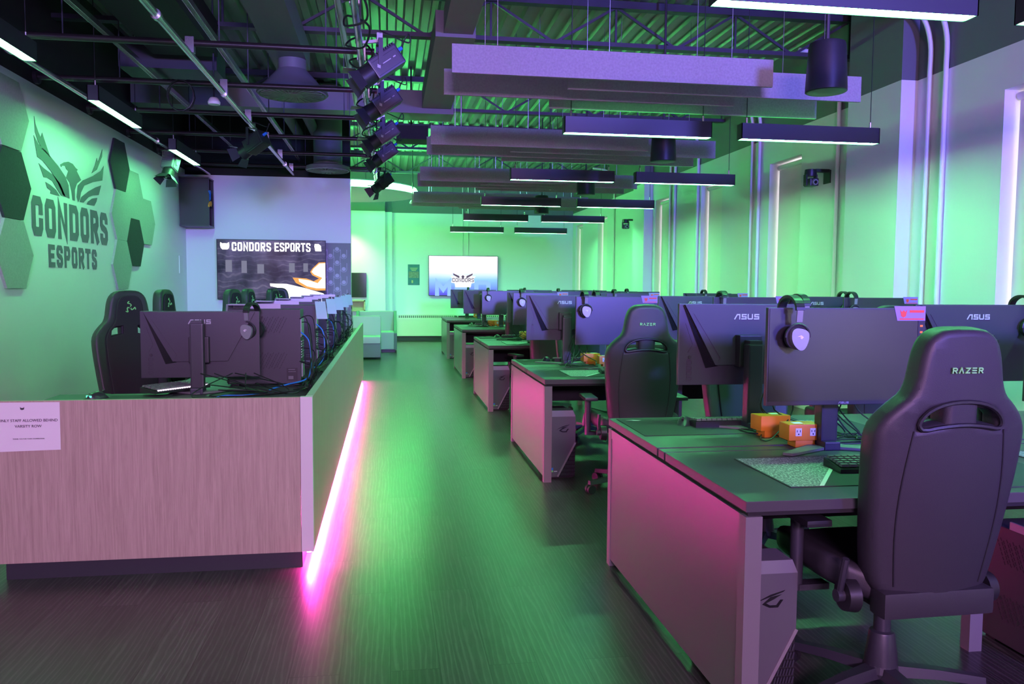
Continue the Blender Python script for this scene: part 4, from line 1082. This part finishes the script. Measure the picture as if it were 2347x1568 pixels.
def corner_sticker(mon):
    w = MW/2
    MB().prism([(w-.125, MT+.008), (w+.012, MT+.008), (w+.012, MT-.05), (w-.11, MT-.05)], -.1535, -.1528, None, 'Y').build('corner_sticker', corner_m, mon)
    MB().prism([(w-.10, MT-.005), (w-.092, MT-.015), (w-.084, MT-.008), (w-.076, MT-.015), (w-.068, MT-.005), (w-.074, MT-.032), (w-.084, MT-.038), (w-.094, MT-.032)], -.1545, -.1536, None, 'Y').box(w-.058, w+.005, -.1545, -.1536, MT-.018, MT-.008).box(w-.10, w+.005, -.1545, -.1536, MT-.046, MT-.041).build('sticker_print', red_m, mon)
    MB().box(w-.018, w+.012, -.1535, -.1528, MT-.27, MT-.05).build('edge_sticker', light_body, mon)
    mb = MB()
    for i in range(8): mb.box(w-.010, w+.002, -.1542, -.1536, MT-.075-i*.025, MT-.067-i*.025)
    mb.build('edge_print', orange_m, mon)
def mlabel(row, side, seat, extra=''):
    return 'black monitor, %s, on the %s bench, %s side%s' % (seat, ord_[row], side, extra)
def monitor(x, y, rz, label, z=DZ): return place('monitor', make_monitor, (x, y, z), rz, label, 'black desk monitors', ('corner_sticker', 'sticker_print', 'edge_sticker', 'edge_print'))
seatn = ['aisle seat', 'middle seat', 'window seat']
def low_monitor(x, y, rz, label, z=DZ): return place('lowmon', make_low_monitor, (x, y, z), rz, label, 'monitors on the counter')
monx = {}
stick = []
for k, y in enumerate(ROW):
    m0 = y+DD/2
    for s in range(3):
        x = 1.785+1.14*s
        mm = monitor(x, m0-.005, 0, mlabel(k, 'near', seatn[s], ', its dark screen facing the camera'))
        if k < 3: stick.append(mm)
        if k < 4 or s < 2:
            headset(x-MW/2+(.10 if k != 1 else .07), m0-.14, DZ+MT+.012, 0, 'black headset hanging on the %s monitor, near side of the %s bench' % (seatn[s], ord_[k]))
    fx = [1.675, 1.49, 1.80, 1.55, 1.58][k]
    for s in range(3):
        x = fx+1.15*s+(.02 if s else 0)+(.045 if k == 0 and s == 1 else 0)
        monitor(x, m0+.40 if k == 0 else m0+.3, PI, mlabel(k, 'far', seatn[s], ', its back facing the camera'))
        if k in (0, 1): headset(x+(.27 if s else .28), m0+.40+.14 if k == 0 else m0+.44, DZ+MT+.012, PI, 'black headset on the %s back-turned monitor of the %s bench' % (seatn[s], ord_[k]))
for mm in stick: corner_sticker(mm)
# things on and under the benches
for k, y in enumerate(ROW):
    nm = ord_[k]; m0 = y+DD/2
    place('outlet', make_outlet, (1.70 if k == 0 else 1.76, m0+.02, DZ), 0, 'orange power outlet box by the near monitor stand, aisle end of the %s bench' % nm, 'orange outlet boxes')
    if k < 4: place('outlet', make_outlet, (1.68, m0+.25, DZ), PI+.1, 'orange power outlet box behind the other one, aisle end of the %s bench' % nm, 'orange outlet boxes')
    if k < 3:
        place('kb', make_keyboard, (1.77, y+.36, DZ+.003), -.08, 'black keyboard at the aisle seat, near side of the %s bench' % nm, 'black keyboards')
        mat_print(DX+.222, y+.145, .80, .45, 'grey printed mouse mat with pale stripe, aisle seat, near side of the %s bench' % nm)
    place('kb', make_keyboard, (1.60, y+1.33, DZ+.003), PI, 'black keyboard at the aisle seat, far side of the %s bench' % nm, 'black keyboards')
    place('mouse', make_mouse, (1.365 if k else 1.40, y+1.37, DZ+.003), PI-.5, 'black mouse near the aisle corner, far side of the %s bench' % nm, 'black computer mice')
    if k < 3: plain_mat(DX+.03, y+1.10, .9, .46, 'dark cloth desk mat at the aisle corner, far side of the %s bench' % nm)
    place('pc', make_pc, (DX+.158, y+.14 if k == 0 else y+.11, 0), 0, 'black computer tower under the aisle end, near side of the %s bench' % nm, 'computer towers under the benches')
place('outlet', make_outlet, (3.02, ROW[0]+.80, DZ), 0, 'orange power outlet box behind the big chair on the front bench', 'orange outlet boxes')
place('outlet', make_outlet, (2.90, ROW[1]+.80, DZ), 0, 'orange power outlet box at the middle seat of the second bench', 'orange outlet boxes')
place('pc', make_pc, (DX+1.385, ROW[0]+.14, 0), 0, 'black computer tower under the front bench right of the big chair', 'computer towers under the benches')
mat_print(DX+1.15+.222, ROW[0]+.145, .80, .45, 'grey printed mouse mat at the right edge of the front bench')
plain_mat(DX+.95, ROW[0]+.06, .33, .40, 'dark desk mat with pale mark beside the big chair on the front bench')
place('kb', make_keyboard, (2.80, ROW[0]+1.33, DZ+.003), PI, 'black keyboard at the middle seat, far side of the front bench', 'black keyboards')
mat_print(1.72, ROW[0]+1.02, .55, .40, 'grey printed mouse mat under the back-turned monitor on the front bench')
place('mouse', make_mouse, (2.12, ROW[0]+1.30, DZ+.003), PI+.4, 'black mouse behind the cables on the far side of the front bench', 'black computer mice')
# monitor cables on the benches
def cables(x, y, z, label, n=4, seed=1, m_=cable_m, reach=.22):
    random.seed(seed); mb = MB()
    for i in range(n):
        x0 = x+random.uniform(-.06, .06); y0 = y+random.uniform(-.03, .03)
        P = [(x0, y0, z+.26), (x0+random.uniform(-.05, .08), y0+.03, z+.12), (x0+random.uniform(-.1, .2), y0+random.uniform(-.1, .1), z+.012)]
        for j in range(3): P.append((x0+random.uniform(-reach, reach), y0+random.uniform(-.14, .14), z+.008))
        mb.tube(spline(P, 7), .0033, 6)
    return tag(mb.build('monitor_cables', m_, smooth=True), label, 'cables')
cables(1.95, ROW[0]+.95, DZ, 'black cables dangling behind the near monitor of the front bench', 6, 3)
cables(1.72, ROW[0]+1.02, DZ, 'black cables under the back-turned monitor of the front bench', 4, 8, reach=.14)
cables(1.55, ROW[1]+.95, DZ, 'black cables at the aisle end of the second bench', 6, 4)
cables(1.55, ROW[2]+.90, DZ, 'black cables at the aisle end of the third bench', 7, 5)
cables(1.50, ROW[3]+.90, DZ, 'black cables at the aisle end of the fourth bench', 5, 6)

# chairs at the benches
chair(1.675, 2.50, .02, 'large black gaming chair with green lettering in the right foreground')
chair(1.66, 5.36, -.06, 'black gaming chair with green lettering at the aisle seat of the second bench')
chair(3.30, 5.30, .1, 'black gaming chair behind the front monitors, only its top showing at right')
chair(1.68, 8.85, .25, 'black gaming chair at the aisle seat of the third bench')
chair(1.78, 11.95, .5, 'black gaming chair turned sideways at the aisle seat of the fourth bench')
for k in (0, 1): chair(1.98-.15*k, ROW[k]+DD-.02+.12, PI+.05, 'black chair facing the camera behind the aisle monitors of the %s bench' % ord_[k])

# ------------------------------------------------------------------ equipment on the counter
ZD = .778
low_monitor(-1.075, 4.78, PI+.04, 'black monitor with its back to the camera at the near end of the wooden counter', ZD)
headset(-.800, 4.96, ZD+.465+.012, PI/2+PI/2-.3, 'black headset hanging on the right edge of the counter monitor')
cm = place('mouse', make_mouse, (-1.55, 4.62, ZD+.003), -.6, 'black mouse with green light on the near left corner of the counter', 'black computer mice')
MB().box(-.018, .018, -.058, -.052, .012, .022).build('mouse_light', mouse_led, cm)
kb = place('kb', make_keyboard, (-1.20, 4.82, ZD+.02), R(52), 'keyboard glowing with white backlit keys on the counter', 'black keyboards')
mb = MB()
for i in range(22): mb.box(-.17+i*.0155, -.160+i*.0155, -.070, -.064, .014, .022)
mb.build('key_lights', key_led, kb)
pl = plain_mat(-1.62, 4.42, .42, .33, 'dark mouse mat at the near left end of the counter', z=ZD)
pcs = [5.12, 6.18, 7.25, 8.35, 9.40, 10.4]
on_ = ['nearest', 'second', 'third', 'fourth', 'fifth', 'farthest']
plate_m = mat('pale_plate', (.45, .62, .64), .45)
for k, y in enumerate(pcs):
    pc = place('pc', make_pc, (-.98, y+.10, ZD), -PI/2, 'upright computer tower on the wooden counter, %s from the camera' % on_[k], 'computer towers on the counter')
    if k:
        # back-to-aisle monitors on their poles, seen edge on
        low_monitor(-.70, y-.42, -PI/2, 'monitor seen from its edge on the counter, pole in front of the %s tower' % on_[k], ZD)
        t = thing('pale_cable_plate', 'pale curved plate with a silver clip behind the %s tower on the counter' % on_[k], 'plate', (-.505, y-.03, ZD+.30), 0, 'pale curved plates on the counter towers')
        vs = []; n = 18; fs = []
        for th_ in (0, .004):
            for i in range(9):
                a = i/8*1.3
                for xx in (-.038, .038): vs.append((xx+.02*(i/8), -.05*math.sin(a)-th_, .20-.016*i))
        for i in range(8):
            a = i*2; fs += [(a, a+1, a+3, a+2), (n+a, n+a+2, n+a+3, n+a+1), (a, a+2, n+a+2, n+a), (a+1, n+a+1, n+a+3, a+3)]
        fs += [(0, n, n+1, 1), (16, 17, n+17, n+16)]
        mb = MB(); mb.add(vs, fs); mb.build('plate', plate_m, t)
        MB().tube([(-.012, 0, .19), (-.010, 0, .215), (.010, 0, .215), (.012, 0, .19)], .006, 8).build('clip', chrome_m, t, smooth=True)
# cables behind the towers, along the counter rim
random.seed(11)
for k, y in enumerate(pcs):
    mb = MB()
    for i in range(7):
        z0 = ZD+random.uniform(.08, .42); y0 = y+random.uniform(-.05, .08)
        P = [(-.545, y0, z0), (-.50+random.uniform(0, .04), y0, z0-.02), (-.47+random.uniform(0, .03), y0-random.uniform(0, .2), ZD+random.uniform(.05, .2))]
        for j in range(4): P.append((-.46-random.uniform(0, .10), y0-random.uniform(-.25, .45), ZD+.01+random.uniform(0, .03)))
        mb.tube(spline(P, 6), .0032, 6)
    tag(mb.build('tower_cables', cable_m, smooth=True), 'tangle of black cables behind the %s tower on the counter' % on_[k], 'cables')
    if k < 3:
        P = [(-.535, y, ZD+.33), (-.485, y-.02, ZD+.27), (-.475, y-.04, ZD+.12), (-.50, y-.08, ZD+.05)]
        if k == 0: P += [(-.60, y-.18, ZD+.03), (-.68, y-.24, ZD+.012), (-.70, y-.42, ZD+.01), (-.80, y-.50, ZD+.01), (-.90, y-.50, ZD+.01), (-.93, y-.62, ZD+.01)]
        else: P += [(-.53, y-.2, ZD+.03), (-.56, y-.3, ZD+.01)]
        tag(MB().tube(spline(P, 6), .0045, 8).build('network_cable', blue_m, smooth=True), 'blue network cable behind the %s tower on the counter' % on_[k], 'cable')
mb = MB(); random.seed(5)
for i in range(6):
    P = [(-.95+random.uniform(-.1, .2), 4.75, ZD+.12)]
    for j in range(4): P.append((-.95+random.uniform(-.1, .45), 4.75+random.uniform(-.25, .3), ZD+.01+random.uniform(0, .03)))
    mb.tube(spline(P, 6), .0032, 6)
tag(mb.build('desk_cables', cable_m, smooth=True), 'loose black cables around the monitor stand at the near end of the counter', 'cables')
place('kb', make_keyboard, (-1.16, 6.0, ZD), -PI/2, 'black keyboard on the counter at the second seat', 'black keyboards')
# chairs behind the counter
def counter_chair(x, y, rz, label):
    c = chair(x, y, rz, label); c['group'] = 'gaming chairs behind the counter'; c.location.z = 0; c.scale = (1, 1, 1.05); return c
counter_chair(-1.60, 5.75, R(-138), 'black gaming chair with green emblem behind the near end of the wooden counter')
counter_chair(-1.62, 7.3, R(-100), 'black gaming chair by the left wall, seen edge on, second from the camera')
counter_chair(-1.25, 8.3, R(-108), 'black gaming chair in front of the left edge of the big screen')
counter_chair(-1.25, 9.3, R(-100), 'black gaming chair right of the one at the big screen left edge')
counter_chair(-1.22, 10.95, R(-105), 'black gaming chair seen edge on, left of the screen bright patch')
counter_chair(-1.50, 11.85, R(-165), 'black gaming chair facing the camera below the big screen')

# ------------------------------------------------------------------ lamps (built last, values set at the top)
for a, tgt, e, c, sp_ in ADDED_SPOTS:  # unseen spots added to give the purple light from behind
    l = thing('added_violet_spot', 'added violet spot behind the camera, %s one' % ('right' if a[0] > 0 else 'left'), 'added light', a)
    MB().box(-.2, .2, -.18, -.02, -.15, .15, None, .01).build('housing', lampblue_m, l)
    MB().bar((0, -.1, .15), (0, -.1, ZC-a[2]), .03).build('bracket', joist_m, l)
    la = lamp('violet_spot_lamp', 'SPOT', (0, 0, 0), e, c, None, .4, spot=sp_, blend=.8); la.parent = l
    la.rotation_euler = (Vector(tgt)-Vector(a)).to_track_quat('-Z', 'Y').to_euler()
for a, tgt, e, c in ADDED_FILL:  # unseen soft panel added as rose fill from behind
    l = thing('added_rose_fill', 'added soft rose fill lamp behind the camera', 'lamp', a)
    MB().box(-.95, .95, -.14, -.03, -.45, .45, None, .01).build('housing', white_m, l)
    la = lamp('rose_fill_lamp', 'AREA', (0, 0, 0), e, c, None, 1.8, .8); la.parent = l
    la.rotation_euler = (Vector(tgt)-Vector(a)).to_track_quat('-Z', 'Y').to_euler()
# warm downlight over the lounge cubby
l = thing('downlight', 'small warm downlight above the lounge cubby', 'lamp', (-1.0, 19.7, 3.05))
MB().cyl((0, 0, 0), (0, 0, .12), .06, n=20).cyl((0, 0, .12), (0, 0, 1.1), .01, n=8).build('housing', white_m, l, smooth=True)
la = lamp('down_lamp', 'SPOT', (0, 0, -.02), 110, (1, .78, .62), None, .05, spot=95, blend=.8); la.parent = l; la.rotation_euler = (R(18), 0, 0)
